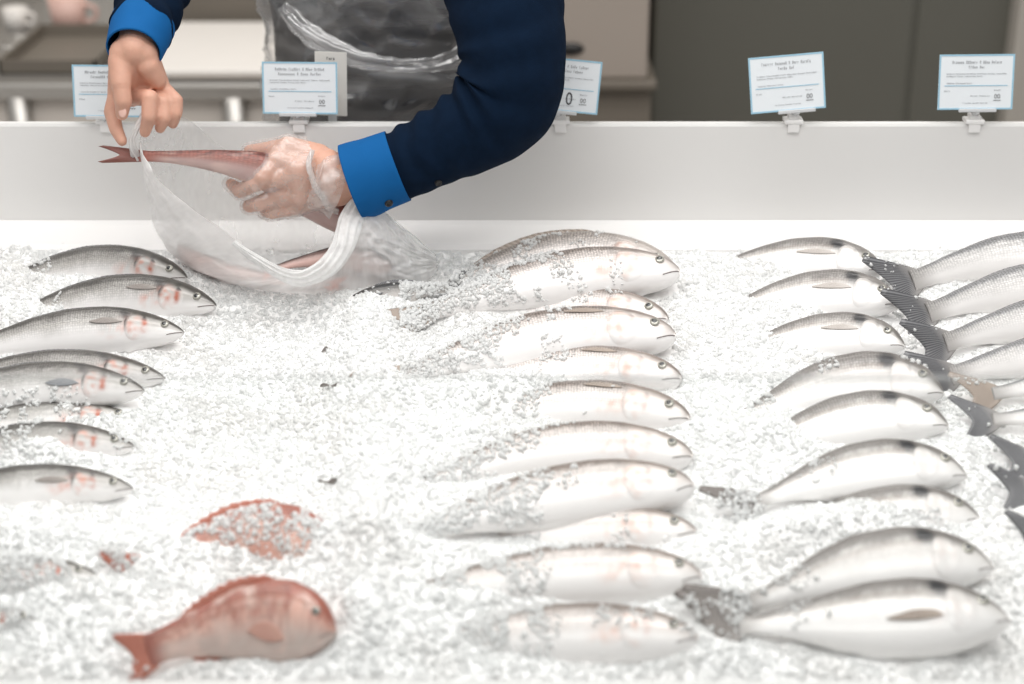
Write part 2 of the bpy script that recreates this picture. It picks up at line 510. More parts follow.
# ------------------------------------------------------------------ fish
PS = [0, .015, .04, .08, .15, .25, .35, .5, .65, .8, .9, .96, 1]
SPEC = {
    'bass': dict(d=[.006, .020, .034, .052, .074, .096, .106, .104, .085, .055, .040, .036, .038],
                 v=[.006, .022, .036, .052, .072, .096, .110, .112, .088, .054, .038, .034, .036],
                 b=[.005, .016, .028, .042, .058, .070, .074, .070, .052, .030, .016, .010, .006]),
    'blunt': dict(d=[.012, .034, .052, .070, .090, .106, .112, .106, .085, .055, .040, .036, .038],
                  v=[.012, .036, .056, .072, .092, .108, .116, .114, .088, .054, .038, .034, .036],
                  b=[.008, .026, .038, .050, .062, .070, .074, .070, .052, .030, .016, .010, .006]),
    'bream': dict(d=[.008, .034, .066, .105, .145, .178, .188, .172, .128, .074, .046, .040, .043],
                  v=[.008, .026, .046, .076, .112, .146, .160, .155, .115, .064, .042, .037, .040],
                  b=[.006, .024, .040, .058, .074, .085, .086, .076, .054, .030, .016, .010, .006]),
    'red': dict(d=[.010, .040, .075, .115, .155, .188, .192, .168, .126, .090, .074, .070, .072],
                v=[.010, .034, .060, .092, .126, .150, .152, .132, .100, .076, .062, .060, .062],
                b=[.008, .030, .050, .070, .088, .096, .092, .076, .052, .030, .018, .012, .008]),
    'mullet': dict(d=[.010, .030, .050, .066, .082, .094, .094, .076, .052, .034, .026, .022, .022],
                   v=[.010, .030, .048, .062, .078, .090, .092, .078, .054, .034, .024, .022, .022],
                   b=[.008, .024, .036, .050, .062, .068, .066, .054, .036, .020, .013, .010, .008]),
}
PAL = {  # back, flank, belly (linear)
    'left': ((0.075, 0.069, 0.061), (0.46, 0.44, 0.415), (0.93, 0.91, 0.90)),
    'mid': ((0.25, 0.205, 0.18), (0.80, 0.735, 0.70), (0.93, 0.91, 0.90)),
    'midpale': ((0.40, 0.355, 0.325), (0.84, 0.78, 0.745), (0.93, 0.91, 0.90)),
    'bream': ((0.205, 0.19, 0.178), (0.76, 0.735, 0.71), (0.93, 0.915, 0.905)),
    'far': ((0.23, 0.23, 0.235), (0.72, 0.70, 0.685), (0.91, 0.89, 0.875)),
    'red': ((0.36, 0.13, 0.09), (0.86, 0.54, 0.45), (0.66, 0.55, 0.50)),
    'held': ((0.10, 0.020, 0.013), (0.29, 0.125, 0.10), (0.52, 0.38, 0.36)),
    'bagged': ((0.07, 0.045, 0.04), (0.30, 0.19, 0.17), (0.60, 0.40, 0.36)),
    'dark': ((0.045, 0.045, 0.045), (0.22, 0.21, 0.20), (0.6, 0.57, 0.55)),
}
SOLIDS = []      # (verts, faces) the ice can lie on
FISH = []


def fish(name, label, axis, species='bass', pal='left', roll=40, hs=1.0, dref=None, sref=None, group=None,
         fins='fin_grey', pect=True, pect_mat='fin_grey', pect_t=.47, pect_dir=-.1, dorsal=0.022, gill=1.0, tail=1.0, tail_spread=1.0,
         cat='fish', skin=None, seed=0, side=1, N_=96, M_r=40, tail_len=0.20, spiky=0.3, spot=0.0, pink=0.5, ice_ok=True):
    rs = np.random.default_rng(seed + 11)
    C = cr(axis, 240)                       # nose -> tail base
    seg = np.r_[0, np.cumsum(np.linalg.norm(np.diff(C, axis=0), axis=1))]
    L = seg[-1]
    s = np.linspace(0, 1, N_) ** 1.0
    s = np.where(s < .3, s, s)
    c = np.array([np.interp(s * L, seg, C[:, k]) for k in range(3)]).T
    T = unit(np.gradient(c, axis=0))
    dref = BV if dref is None else np.asarray(dref, float)
    D0 = unit(dref - (T @ dref)[:, None] * T)
    S0 = np.cross(T, D0)
    sr = BN if sref is None else np.asarray(sref, float)
    S0 = S0 * np.sign(S0 @ sr)[:, None]
    r = R(roll)
    D = math.cos(r) * D0 + math.sin(r) * S0
    S = -math.sin(r) * D0 + math.cos(r) * S0
    sp = SPEC[species]
    fd = lambda q: np.interp(q, PS, sp['d']) * L * hs
    fv = lambda q: np.interp(q, PS, sp['v']) * L * hs
    fb = lambda q: np.interp(q, PS, sp['b']) * L * (0.5 + 0.5 * hs)

    def smooth_prof(f):
        q = np.linspace(0, 1, 200)
        a = f(q)
        k = np.ones(9) / 9
        ap = np.r_[a[:1].repeat(4), a, a[-1:].repeat(4)]
        a2 = np.convolve(ap, k, 'valid'); a2[0] = a[0]
        w = ss(0.0, 0.05, q)
        a2 = a2 * w + a * (1 - w)
        return lambda x: np.interp(x, q, a2)
    fd, fv, fb = smooth_prof(fd), smooth_prof(fv), smooth_prof(fb)

    def surf(q, th, off=0.0):
        """point on the skin at length q and angle th (0 = back ridge, pi = belly), sign of th = flank"""
        i = np.clip(q, 0, 1) * (N_ - 1)
        i0 = int(min(i, N_ - 2)); f = i - i0
        g = lambda A: A[i0] * (1 - f) + A[i0 + 1] * f
        cc, dd, sd = g(c), g(D), g(S)
        a = fd(q) if math.cos(th) > 0 else fv(q)
        ca, sa = math.cos(th), math.sin(th)
        ex = 0.9
        p = cc + dd * a * math.copysign(abs(ca) ** ex, ca) + sd * fb(q) * math.copysign(abs(sa) ** ex, sa)
        nrm = unit(dd * ca / max(a, 1e-4) + sd * sa / max(fb(q), 1e-4))
        return p + nrm * off

    root = thing(name, c[N_ // 2], label, cat, group)
    V, UV, CO = [], [], []
    back, flank, belly = (np.array(x) for x in PAL[pal])
    dark = np.array((0.03, 0.028, 0.027))
    ox = rs.uniform(0, 50)
    for i in range(N_):
        q = s[i]
        for j in range(M_r):
            th = 2 * math.pi * j / M_r
            thn = th if th <= math.pi else th - 2 * math.pi
            p = surf(q, thn)
            V.append(p)
            vt = abs(thn) / math.pi
            UV.append((q, 1 - vt))
            n1 = noise.noise(Vector((q * 9 + ox, vt * 4, 0.3)))
            n2 = noise.noise(Vector((q * 40 + ox, vt * 16, 1.3)))
            x = vt + 0.045 * n1 + 0.03 * n2
            k = np.array(back)
            w1 = float(ss(*((.25, .40) if spot > 0 else (.20, .36)), x)); w2 = float(ss(.36, .58, x))
            col = back * (1 - w1) + flank * w1
            col = col * (1 - w2) + belly * w2
            # a fine line along the flank
            lw = math.exp(-((vt - 0.37 + 0.02 * math.sin(q * 3)) / 0.012) ** 2) * (1 if .26 < q < .97 else 0)
            col = col * (1 - 0.25 * lw)
            if gill > 0:
                g1 = math.exp(-((q - .262 + .16 * (vt - .2)) / .022) ** 2) * float(ss(.08, .16, vt)) * (1 - float(ss(.38, .52, x)))
                g2 = math.exp(-((q - .172) / .011) ** 2) * float(ss(.10, .16, vt)) * (1 - float(ss(.30, .44, x)))
                g1 *= 1.25
                gg = min(.95, gill * (0.95 * g1 + 0.6 * g2) * (1 + 1.0 * n2))
                col = col * (1 - gg) + dark * gg
                jaw = math.exp(-(q / .045) ** 2) * (1 - float(ss(.30, .50, vt))) * max(.6 * gill, .42)
                col = col * (1 - jaw) + (dark * .6 + back * .4) * jaw
            if pink > 0:
                pk = math.exp(-((q - .21) / .05) ** 2 - ((vt - .46) / .10) ** 2) + 0.6 * math.exp(-((q - .30) / .04) ** 2 - ((vt - .52) / .07) ** 2)
                pk *= pink * max(0, 0.45 + 1.3 * n2 + .4 * n1)
                pk = min(pk, .8)
                col = col * (1 - pk) + np.array((0.62, 0.22, 0.14) if species != 'blunt' else (0.70, 0.40, 0.30)) * pk
            if spot > 0:
                sg = math.exp(-((q - .265) / .030) ** 2 - ((vt - .255) / .085) ** 2) * spot * 2.0 * (1 + .5 * n2)
                sg = min(sg, 1)
                col = col * (1 - sg) + np.array((0.012, 0.012, 0.015)) * sg
                # dusky stripe under the back
                st = math.exp(-((vt - .36 - .02 * n1) / .03) ** 2) * (1 if q > .28 else 0) * .32
                col = col * (1 - st) + np.array((0.30, 0.22, 0.17)) * st
            if pal in ('red', 'held'):
                mm = max(0.0, min(1.0, 0.5 + 1.1 * n2 + 0.5 * n1)) * (0.75 if pal == 'red' else 0.55)
                n4 = noise.noise(Vector((q * 13 + ox, vt * 7, 5.5)))
                col = col * (1 - mm) + np.array((0.40, 0.10, 0.065)) * mm * (1 - .8 * w2) + col * mm * .8 * w2
                pl_ = max(0, min(.75, 1.5 * n4 + .35 * n2)) * (1 if pal == 'red' else .5)
                col = col * (1 - pl_) + np.array((0.80, 0.60, 0.53)) * pl_
            tb = float(ss(.88, 1.0, q)) * .92
            col = col * (1 - tb) + np.array((0.42, 0.40, 0.385) if pal not in ('red', 'held') else (0.35, 0.11, 0.08)) * tb
            CO.append(col)
    Fc = []
    for i in range(N_ - 1):
        for j in range(M_r):
            k = (j + 1) % M_r
            Fc.append((i * M_r + j, i * M_r + k, (i + 1) * M_r + k, (i + 1) * M_r + j))
    Fc.append(tuple(range(M_r))); Fc.append(tuple((N_ - 1) * M_r + j for j in range(M_r))[::-1])
    skin = skin or {'bass': 'bass', 'blunt': 'bass', 'bream': 'bream', 'red': 'redskin', 'mullet': 'redskin'}[species]
    mesh_obj('body', V, Fc, MAT[skin], root, uv=UV, col=np.clip(CO, 0, 1))
    if ice_ok: SOLIDS.append((V, Fc))

    def grid_obj(nm, f, nu, nv, mat, th=0.0009, parent=root):
        """two-sided thin membrane from f(a, b) in 0..1"""
        G = np.array([[f(a, b) for b in np.linspace(0, 1, nv)] for a in np.linspace(0, 1, nu)])
        du = np.gradient(G, axis=0); dv = np.gradient(G, axis=1)
        nn = unit(np.cross(du, dv))
        ed = np.ones((nu, nv)); ed[-1] = .35
        A = (G + nn * th * ed[..., None] / 2).reshape(-1, 3); Bq = (G - nn * th * ed[..., None] / 2).reshape(-1, 3)
        uv = [(a, b) for a in np.linspace(0, 1, nu) for b in np.linspace(0, 1, nv)]
        f2 = []
        o = nu * nv
        for i in range(nu - 1):
            for j in range(nv - 1):
                q4 = (i * nv + j, (i + 1) * nv + j, (i + 1) * nv + j + 1, i * nv + j + 1)
                f2.append(q4); f2.append(tuple(o + t for t in q4[::-1]))
        rim = [(i, 0) for i in range(nu)] + [(nu - 1, j) for j in range(1, nv)] + [(i, nv - 1) for i in range(nu - 2, -1, -1)] + [(0, j) for j in range(nv - 2, 0, -1)]
        ids = [i * nv + j for i, j in rim]
        for t in range(len(ids)):
            a, b = ids[t], ids[(t + 1) % len(ids)]
            f2.append((b, a, a + o, b + o))
        vv = np.vstack([A, Bq])
        return mesh_obj(nm, vv, f2, MAT[mat], parent, uv=uv + uv), vv, f2

    # tail fin: forked fan
    te, Te, De, Se = c[-1], T[-1], D[-1], S[-1]
    hb = fd(1.0)
    fl = tail_len * L * tail

    def tailf(a, b):
        t = b * 2 - 1
        base = te + De * t * hb * .92 - Te * L * 0.035
        ln = L * .03 + fl * (0.52 + 0.55 * abs(t) ** 1.3) * (1 - 0.18 * max(0, abs(t) - .9) * 10)
        spread = De * t * tail_spread * fl * 0.62 * (a ** 0.9)
        wob = Se * (math.sin(t * 2.2 + seed) * 0.05 + .03 * math.sin(a * 4 + seed)) * fl * a
        return base + Te * ln * a + spread + wob
    _, tv, tf = grid_obj('tail_fin', tailf, 9, 17, fins)
    if ice_ok: SOLIDS.append((tv, tf))

    # dorsal fin: low spiny ridge folded along the back
    if dorsal > 0:
        def dorf(a, b):
            q = .32 + .48 * b
            base = surf(q, 0.0, -0.001)
            i = int(q * (N_ - 1))
            env = math.sin(math.pi * min(1, max(0, b)) ** .7) ** .6 * (1 - .22 * spiky * (.5 + .5 * math.sin(b * 62)))
            return base + (D[i] * .72 + T[i] * .9) * dorsal * L * env * a
        grid_obj('dorsal_fin', dorf, 4, 40, fins)
    # anal fin
    if dorsal > 0.012:
        def anf(a, b):
            q = .62 + .16 * b
            i = int(q * (N_ - 1))
            return surf(q, math.pi, -0.001) + (-D[i] * .7 + T[i] * .9) * 0.045 * L * math.sin(math.pi * (0.15 + .8 * b)) * a
        grid_obj('anal_fin', anf, 4, 14, fins)
    # pectoral fin lying on the visible flank
    if pect:
        q0, t0 = .268, math.pi * pect_t
        pl = .20 if species in ('bream', 'red') else .13
        pw = .05 if species == 'bream' else .11 if species == 'red' else .062

        def pecf(a, b):
            t = b * 2 - 1
            w = 0.22 + .95 * math.sin(math.pi * (a * .93 + .04)) ** .75 * (1 - .25 * a)
            q = q0 + pl * a * (1 - .10 * t * t) - .012 * t * (1 - a)
            th = t0 + t * pw * math.pi * w * .6 + pect_dir * a
            return surf(q, side * th, 0.0006 + 0.004 * a * L)
        grid_obj('pectoral_fin', pecf, 14, 11, pect_mat)
    # gill cover: a plate over the cheek, standing a little proud at its rear edge
    G, guv, gcol = [], [], []
    nr, na = 8, 28
    gq, gt = .185, math.pi * .46
    for i in range(nr):
        rr = i / (nr - 1)
        for j in range(na):
            an = 2 * math.pi * j / na
            q = gq + .062 * rr * math.cos(an)
            th = gt + math.pi * .235 * rr * math.sin(an)
            xq = rr * math.cos(an)
            off = (.0002 + .0014 * float(ss(-.3, 1, xq))) * (1 - .75 * rr ** 10) - .0005 * rr ** 8 * (1 - max(0, math.cos(an)))
            G.append(surf(q, side * th, off * (L / .3)))
            vt = th / math.pi
            guv.append((q, 1 - vt))
            n2 = noise.noise(Vector((q * 40 + ox, vt * 16, 1.3)))
            w1 = float(ss(.20, .36, vt)); w2 = float(ss(.36, .58, vt))
            cc = (back * (1 - w1) + flank * w1) * (1 - w2) + belly * w2
            pk = min(.8, pink * max(0, .35 + 1.2 * n2) * math.exp(-((q - .215) / .035) ** 2 - ((vt - .44) / .16) ** 2))
            cc = cc * (1 - pk) + np.array((0.62, 0.22, 0.14) if species != 'blunt' else (0.70, 0.40, 0.30)) * pk
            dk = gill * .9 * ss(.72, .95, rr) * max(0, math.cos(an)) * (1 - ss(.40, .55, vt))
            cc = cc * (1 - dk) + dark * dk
            g2 = min(1, gill * .95 * math.exp(-((q - .160) / .012) ** 2) * (1 + 1.2 * n2))
            kd = g2 * float(ss(.10, .16, vt)) * (1 - float(ss(.30, .42, vt)))
            kr = g2 * float(ss(.28, .38, vt)) * (1 - float(ss(.48, .60, vt))) * min(1, pink * 1.1)
            cc = cc * (1 - kr) + np.array((0.50, 0.15, 0.09)) * kr
            cc = cc * (1 - kd) + dark * kd
            gcol.append(cc)
    gf = []
    for i in range(nr - 1):
        for j in range(na):
            k = (j + 1) % na
            gf.append((i * na + j, i * na + k, (i + 1) * na + k, (i + 1) * na + j))
    mesh_obj('gill_cover', G, gf, MAT[skin], root, uv=guv, col=np.clip(gcol, 0, 1))
    # eye with pupil, on the visible side
    eq, et = (.078, math.pi * .33) if species in ('bass', 'blunt', 'mullet') else (.105, math.pi * .31)
    er = L * (.0185 if species in ('bass', 'blunt', 'mullet') else .024)
    ec = surf(eq, side * et, 0); en = unit(surf(eq, side * et, .01) - ec)
    a = unit(np.cross(en, [0.2, .3, .9])); b = np.cross(en, a)
    rot = np.array([a, b, en]).T
    ev, ef = ellipsoid(ec, (er, er, er * .45), 18, 10, rot)
    eye = mesh_obj('eye', ev, ef, MAT['iris'], root)
    pv, pf = ellipsoid(ec + en * er * .20, (er * .68, er * .68, er * .30), 14, 8, rot)
    mesh_obj('pupil', pv, pf, MAT['pupil'], eye)
    # mouth line
    mp = [surf(.004 + .06 * t, side * math.pi * (.50 + .10 * t), .0003) for t in np.linspace(0, 1, 7)]
    mv, mf, _ = sweep(mp, [L * .0018] * 7, 14, 8)
    mesh_obj('mouth', mv, mf, MAT['mouth'], root)
    FISH.append(root)
    return root


def bed_axis(nose, tail, bow, h=0.016, ht=None):
    """axis on the bed from nose to tail-fin base, arched by `bow` pixels at the middle"""
    ht = h if ht is None else ht
    mx, my = (nose[0] + tail[0]) / 2, (nose[1] + tail[1]) / 2
    pts = []
    for t in np.linspace(0, 1, 7):
        x = nose[0] * (1 - t) + tail[0] * t
        y = nose[1] * (1 - t) + tail[1] * t - bow * 4 * t * (1 - t)
        pts.append(bedP(x, y, h * (1 - t) + ht * t))
    return pts


G_L = 'dark-backed fish in the left column'
G_C = 'pale fish in the middle column'
G_R = 'breams in the right column'
G_F = 'fish with tails at the right edge'
# ---- left column (nose, tail base, bow, height, roll, label)
LEFT = [
    ((187, 278), (-20, 300), 19, .010, 55, 'silver fish with dark back, highest of the left column beside the plastic bag', 1.0),
    ((216, 306), (-8, 330), 17, .016, 52, 'silver fish with red-streaked gills, second from the top of the left column, snout furthest right', 1.0),
    ((184, 333), (-50, 356), 10, .020, 46, 'plump dark-backed fish with pale belly, third from the top of the left column', 1.05),
    ((165, 379), (-75, 386), 10, .008, 48, 'dark-backed fish mostly hidden behind the grey-finned one in the left column', 0.9),
    ((144, 391), (-98, 408), 10, .022, 46, 'large white-bellied fish with grey side fin, middle of the left column', 1.05),
    ((137, 419), (-95, 442), 6, -.006, 40, 'fish buried in ice with only its snout showing, left column', 0.9),
    ((134, 447), (-105, 470), 10, .006, 46, 'half-buried brownish fish with sharp gill bars in the left column', 1.0),
    ((133, 489), (-108, 506), 8, .014, 44, 'lowest clearly visible dark-backed fish in the left column', 0.95),
    ((98, 576), (-135, 594), 6, .012, 40, 'deeply buried fish with a dark strip of back showing, near the lower left corner', 0.95),
    ((42, 622), (-190, 640), 6, .002, 40, 'fish almost wholly under ice in the lower left corner', 0.95),
]
for i, (n, t, bow, h, roll, lab, hs) in enumerate(LEFT):
    fish('sea_bass', lab, bed_axis(n, t, bow, h, -.016 if i < 2 else h * .5), 'bass', 'left', roll, hs, group=G_L, seed=i, gill=1.0, pink=0.9,
         pect=i in (1, 2, 4, 7), pect_mat='fin_slate' if i == 4 else 'fin_taupe', pect_t=(.40, .36, .40, .4, .46, .4, .4, .42, .4, .4)[i], pect_dir=.06, dorsal=0.010)
# ---- middle column
MID = [
    ((676, 274), (428, 306), 29, .014, 44, 'pale fish with a raised back fin, topmost of the middle column', .92),
    ((680, 273), (425, 314), 13, .030, 38, 'pale fish with speckled back, second from the top of the middle column', 1.0),
    ((668, 320), (430, 346), 20, .006, 42, 'ice-covered pale fish between the two clean ones at the top of the middle column', 0.9),
    ((676, 337), (405, 376), 16, .028, 38, 'clean white fish with brown side fin, fourth from the top of the middle column', 1.0),
    ((682, 380), (432, 404), 18, .014, 38, 'white fish with ice over its tail half, fifth from the top of the middle column', 0.95),
    ((690, 420), (424, 438), 20, .012, 38, 'pink-cheeked white fish, sixth from the top of the middle column', 0.95),
    ((693, 458), (420, 486), 20, .016, 36, 'white fish with a pinkish head, just above the one with the orange belly spot', 0.95),
    ((694, 487), (412, 534), 12, .028, 34, 'fat white fish with an orange spot on its belly, middle column', 1.05),
    ((697, 533), (415, 560), 10, .006, 36, 'ice-dusted fish lying directly below the one with the orange belly spot', 0.9),
    ((702, 578), (400, 598), 10, .012, 34, 'pale fish second from the bottom of the middle column', 1.0),
    ((698, 640), (392, 650), 8, .016, 30, 'bottom pale fish of the middle column, nearest the front glass', 1.0),
]
for i, (n, t, bow, h, roll, lab, hs) in enumerate(MID):
    fish('grey_mullet', lab, bed_axis(n, t, bow, h, h - (.030 if i not in (1, 3, 6, 7, 9) else .010)), 'blunt', 'mid' if i else 'midpale', roll, hs, group=G_C, seed=20 + i, gill=0.26, pink=1.0,
         tail_spread=.3, pect=i in (3, 4, 5), pect_mat='fin_brown', pect_t=.27, pect_dir=.02, fins='fin_brown', dorsal=0.026 if i == 0 else 0.009)
# ---- right column of bream
BREAM = [
    ((884, 272), (698, 274), 10, .018, 36, 'bream at the top of the right column, against the white back panel', 0.80),
    ((900, 306), (715, 316), 12, .020, 36, 'bream with a black gill spot, second from the top of the right column', 0.88),
    ((905, 347), (728, 356), 12, .020, 34, 'short-looking bream third from the top of the right column', 0.86),
    ((944, 394), (738, 420), 16, .026, 38, 'grey-backed bream with the boldest black gill spot, fourth from the top of the right column', 0.98),
    ((949, 427), (742, 458), 17, .022, 32, 'white bream lying just below the grey-backed one in the right column', 0.85),
    ((967, 477), (756, 502), 15, .020, 32, 'white bream with dusky forehead in the middle of the right column', 0.85),
    ((981, 520), (765, 546), 12, .000, 34, 'bream buried in ice with only the head showing, right column', 0.85),
    ((994, 569), (748, 604), 15, .024, 34, 'bream with grey shoulder and black spot, second from the bottom of the right column', 0.88),
    ((1011, 622), (738, 626), 2, .024, 24, 'large bream with long brown side fin at the bottom of the right column', 0.92),
]
for i, (n, t, bow, h, roll, lab, hs) in enumerate(BREAM):
    fish('sea_bream', lab, bed_axis(n, t, bow, h, h - (.036 if i < 3 else .028 if i < 5 else .004 if i == 5 else .010)), 'bream', 'bream', roll, hs, group=G_R, seed=40 + i, gill=0.35, pink=0.12,
         pect_mat='fin_brown' if i == 8 else 'fin_pale', pect_t=.50 if i == 8 else .42, pect_dir=.10 if i == 8 else .03, pect=i in (0, 1, 2, 8), fins='fin_dusk' if i in (5, 6, 7, 8) else 'fin_grey', dorsal=0.008, spot=1.0, tail_len=.24, tail_spread=.35 if i < 5 else .8)
# ---- far right: tails towards the middle, heads out of the picture
FAR = [
    ((1185, 300), (912, 281), 30, .018, 46, 'grey-backed fish with its tail at the top right of the ice', 'bass', 1.0),
    ((1195, 322), (928, 313), 28, .020, 46, 'grey-backed fish second from the top at the right edge', 'bass', 1.0),
    ((1205, 352), (945, 343), 26, .022, 46, 'grey-backed fish third from the top at the right edge', 'bass', 1.0),
    ((1215, 382), (950, 376), 22, .022, 44, 'grey-backed fish fourth from the top at the right edge, above the brown tail', 'bass', 1.0),
    ((1240, 402), (992, 394), 14, .026, 36, 'fish with a translucent brown tail fin at the right edge', 'bream', .72),
    ((1250, 436), (992, 420), 10, .024, 36, 'white-flanked fish with a ragged dark tail at the right edge', 'bream', .70),
    ((1290, 480), (1032, 462), 8, .016, 36, 'dark pointed tail fin poking in at the right edge, upper of two', 'bream', .75),
    ((1290, 512), (1030, 492), 8, .016, 36, 'dark pointed tail fin poking in at the right edge, lower of two', 'bream', .75),
    ((1310, 570), (1046, 540), 8, .016, 36, 'tip of a dark tail at the right edge beside the second bream from the bottom', 'bream', .75),
]
for i, (n, t, bow, h, roll, lab, sp, hs) in enumerate(FAR):
    fish('sea_bass' if sp == 'bass' else 'sea_bream', lab, bed_axis(n, t, bow, h, h * .75), sp, 'far', roll, hs, group=G_F, seed=60 + i, gill=0.6, pink=0.2,
         fins='fin_brown' if i == 4 else 'fin_grey', dorsal=0.008, tail_len=.17, tail_spread=.9, pect=False)
# ---- red fish
fish('redfish', 'red scaly fish with raised back fin in the lower left of the ice', bed_axis((336, 632), (148, 652), 14, .026), 'red', 'red', 50, 1.3,
     seed=80, gill=0.3, pink=0.3, fins='fin_red', pect_mat='fin_rose', pect_t=.55, dorsal=0.06, spiky=1.0, tail=.8, tail_spread=.6, group='red fish in the lower left')
fish('redfish', 'red fish buried in ice behind the larger red one', bed_axis((338, 560), (146, 574), 20, .006), 'red', 'red', 50, 1.15,
     seed=81, gill=0.3, pink=0.3, fins='fin_red', pect_mat='fin_rose', pect_t=.55, dorsal=0.05, spiky=1.0, group='red fish in the lower left')
# ---- fish in and under the bag
fish('red_mullet', 'dark-backed red fish seen through the mouth of the plastic bag', [bedP(x, y, .035) for x, y in ((392, 268), (366, 261), (338, 257), (300, 262), (270, 270))],
     'mullet', 'bagged', 40, 1.1, seed=82, gill=.3, pect=False, fins='fin_red', dorsal=0, tail=.5, ice_ok=False)
fish('red_mullet', 'fish lying along the bottom of the plastic bag, seen blurred through the film',
     [bedP(x, y, .016) for x, y in ((178, 246), (192, 258), (216, 268), (252, 276), (292, 282), (330, 285))],
     'mullet', 'bagged', 20, .55, seed=83, gill=.2, pect=False, fins='fin_red', dorsal=0, tail=.5, ice_ok=False)
fish('sea_bass', 'dark fish half buried in ice under the right end of the plastic bag', bed_axis((340, 308), (448, 288), 3, .018), 'bass', 'dark', 50, 1.1,
     seed=84, gill=.2, pink=0, dorsal=.04)
# ---- the fish in the gloved hand
HELD = [P(356, 232, 2.0), P(322, 205, 1.995), P(290, 184, 1.985), (P(262, 170, 1.965)), P(225, 162, 1.955), P(185, 158, 1.95), P(143, 156, 1.945)]
fish('red_mullet', 'reddish-brown fish held by the tail end over the bag in the gloved hand', HELD, 'mullet', 'held', 8, 1.0, dref=UP, sref=(0, -1, 0),
     seed=85, gill=.4, pink=.5, fins='fin_maroon', dorsal=0, tail_len=.19, tail_spread=.13, pect=False, ice_ok=False)

# ------------------------------------------------------------------ ice bed
V0 = float((bedP(512, 690) - B0) @ BV) - 0.02        # front end of the bed
V1 = 0.015
mounds = [  # px, py, rx, ry, height (m)
    (460, 318, 50, 9, .010), (450, 352, 45, 8, .010), (500, 388, 60, 8, .010), (470, 458, 50, 7, .008), (520, 300, 60, 6, .006), (372, 340, 34, 32, .030), (378, 400, 32, 40, .024), (380, 480, 34, 50, .026), (372, 560, 34, 50, .026), (365, 630, 30, 30, .020), (450, 402, 65, 14, .018), (460, 436, 65, 10, .016), (440, 500, 50, 10, .008),
    (450, 556, 70, 12, .012), (470, 600, 80, 8, .010), (430, 640, 40, 18, .008), (560, 300, 70, 8, .008), (520, 395, 50, 14, .018),
    (700, 330, 40, 35, .010), (700, 420, 35, 30, .012), (800, 478, 50, 8, .008), (815, 540, 75, 16, .030), (770, 440, 40, 18, .018),
    (720, 470, 40, 25, .008), (730, 660, 70, 20, .010), (870, 520, 60, 12, .020), (760, 390, 40, 16, .012),
    (10, 300, 30, 40, .020), (60, 415, 60, 10, .016), (40, 455, 40, 16, .022), (30, 540, 60, 26, .020), (70, 600, 60, 24, .014),
    (250, 556, 90, 14, .016), (150, 560, 60, 30, .022), (330, 545, 50, 30, .020), (250, 675, 80, 16, .010), (110, 640, 40, 30, .012), (345, 620, 40, 40, .010),
    (350, 400, 45, 90, .016), (370, 560, 50, 60, .016), (240, 440, 90, 60, -.012), (950, 450, 45, 40, .012), (1000, 580, 40, 40, .010),
    (340, 312, 80, 14, .012), (780, 320, 30, 20, .008), (690, 600, 30, 60, .010),
]


def mound(px, py):
    h = np.zeros_like(px)
    for cx, cy, rx, ry, hh in mounds:
        h += hh * np.exp(-((px - cx) / rx) ** 2 - ((py - cy) / ry) ** 2)
    return h


nu, nv = 470, 250
us = np.linspace(-.93, .93, nu); vs = np.linspace(V0, V1, nv)
UU, VV = np.meshgrid(us, vs, indexing='ij')
PT = B0 + UU[..., None] * np.array([1.0, 0, 0]) + VV[..., None] * BV
px, py = proj(PT)
HH = mound(px, py)
NZ = np.empty_like(HH)
for i in range(nu):
    for j in range(nv):
        u, v = us[i], vs[j]
        NZ[i, j] = 0.006 * noise.noise(Vector((u * 9, v * 9, 0))) + 0.0035 * noise.noise(Vector((u * 38, v * 38, 3))) + 0.003 * noise.noise(Vector((u * 110, v * 110, 7)))
HH = HH + NZ + 0.001
ICE = PT + HH[..., None] * BN
ice_v = ICE.reshape(-1, 3)
ice_f = [(i * nv + j, (i + 1) * nv + j, (i + 1) * nv + j + 1, i * nv + j + 1) for i in range(nu - 1) for j in range(nv - 1)]
# skirt down into the tray
base = len(ice_v)
skirt_ids = [i * nv for i in range(nu)] + [(nu - 1) * nv + j for j in range(1, nv)] + [i * nv + nv - 1 for i in range(nu - 2, -1, -1)] + [j for j in range(nv - 2, 0, -1)]
sk = ice_v[skirt_ids] - BN * 0.045
ice_v = np.vstack([ice_v, sk])
K = len(skirt_ids)
for t in range(K):
    a, b = skirt_ids[t], skirt_ids[(t + 1) % K]
    ice_f.append((a, base + t, base + (t + 1) % K, b))

# loose grains
allV, allF = merge([(ice_v, ice_f)])
nIce = len(allF)
sv, sf = merge(SOLIDS)
bvh_ice = BVHTree.FromPolygons([tuple(v) for v in ice_v], ice_f)
bvh_fish = BVHTree.FromPolygons([tuple(v) for v in sv], sf)
bm0 = bmesh.new(); bmesh.ops.create_icosphere(bm0, subdivisions=1, radius=1.0)
TV = np.array([v.co[:] for v in bm0.verts]); bm0.verts.index_update()
TF = [tuple(v.index for v in f.verts) for f in bm0.faces]; bm0.free()


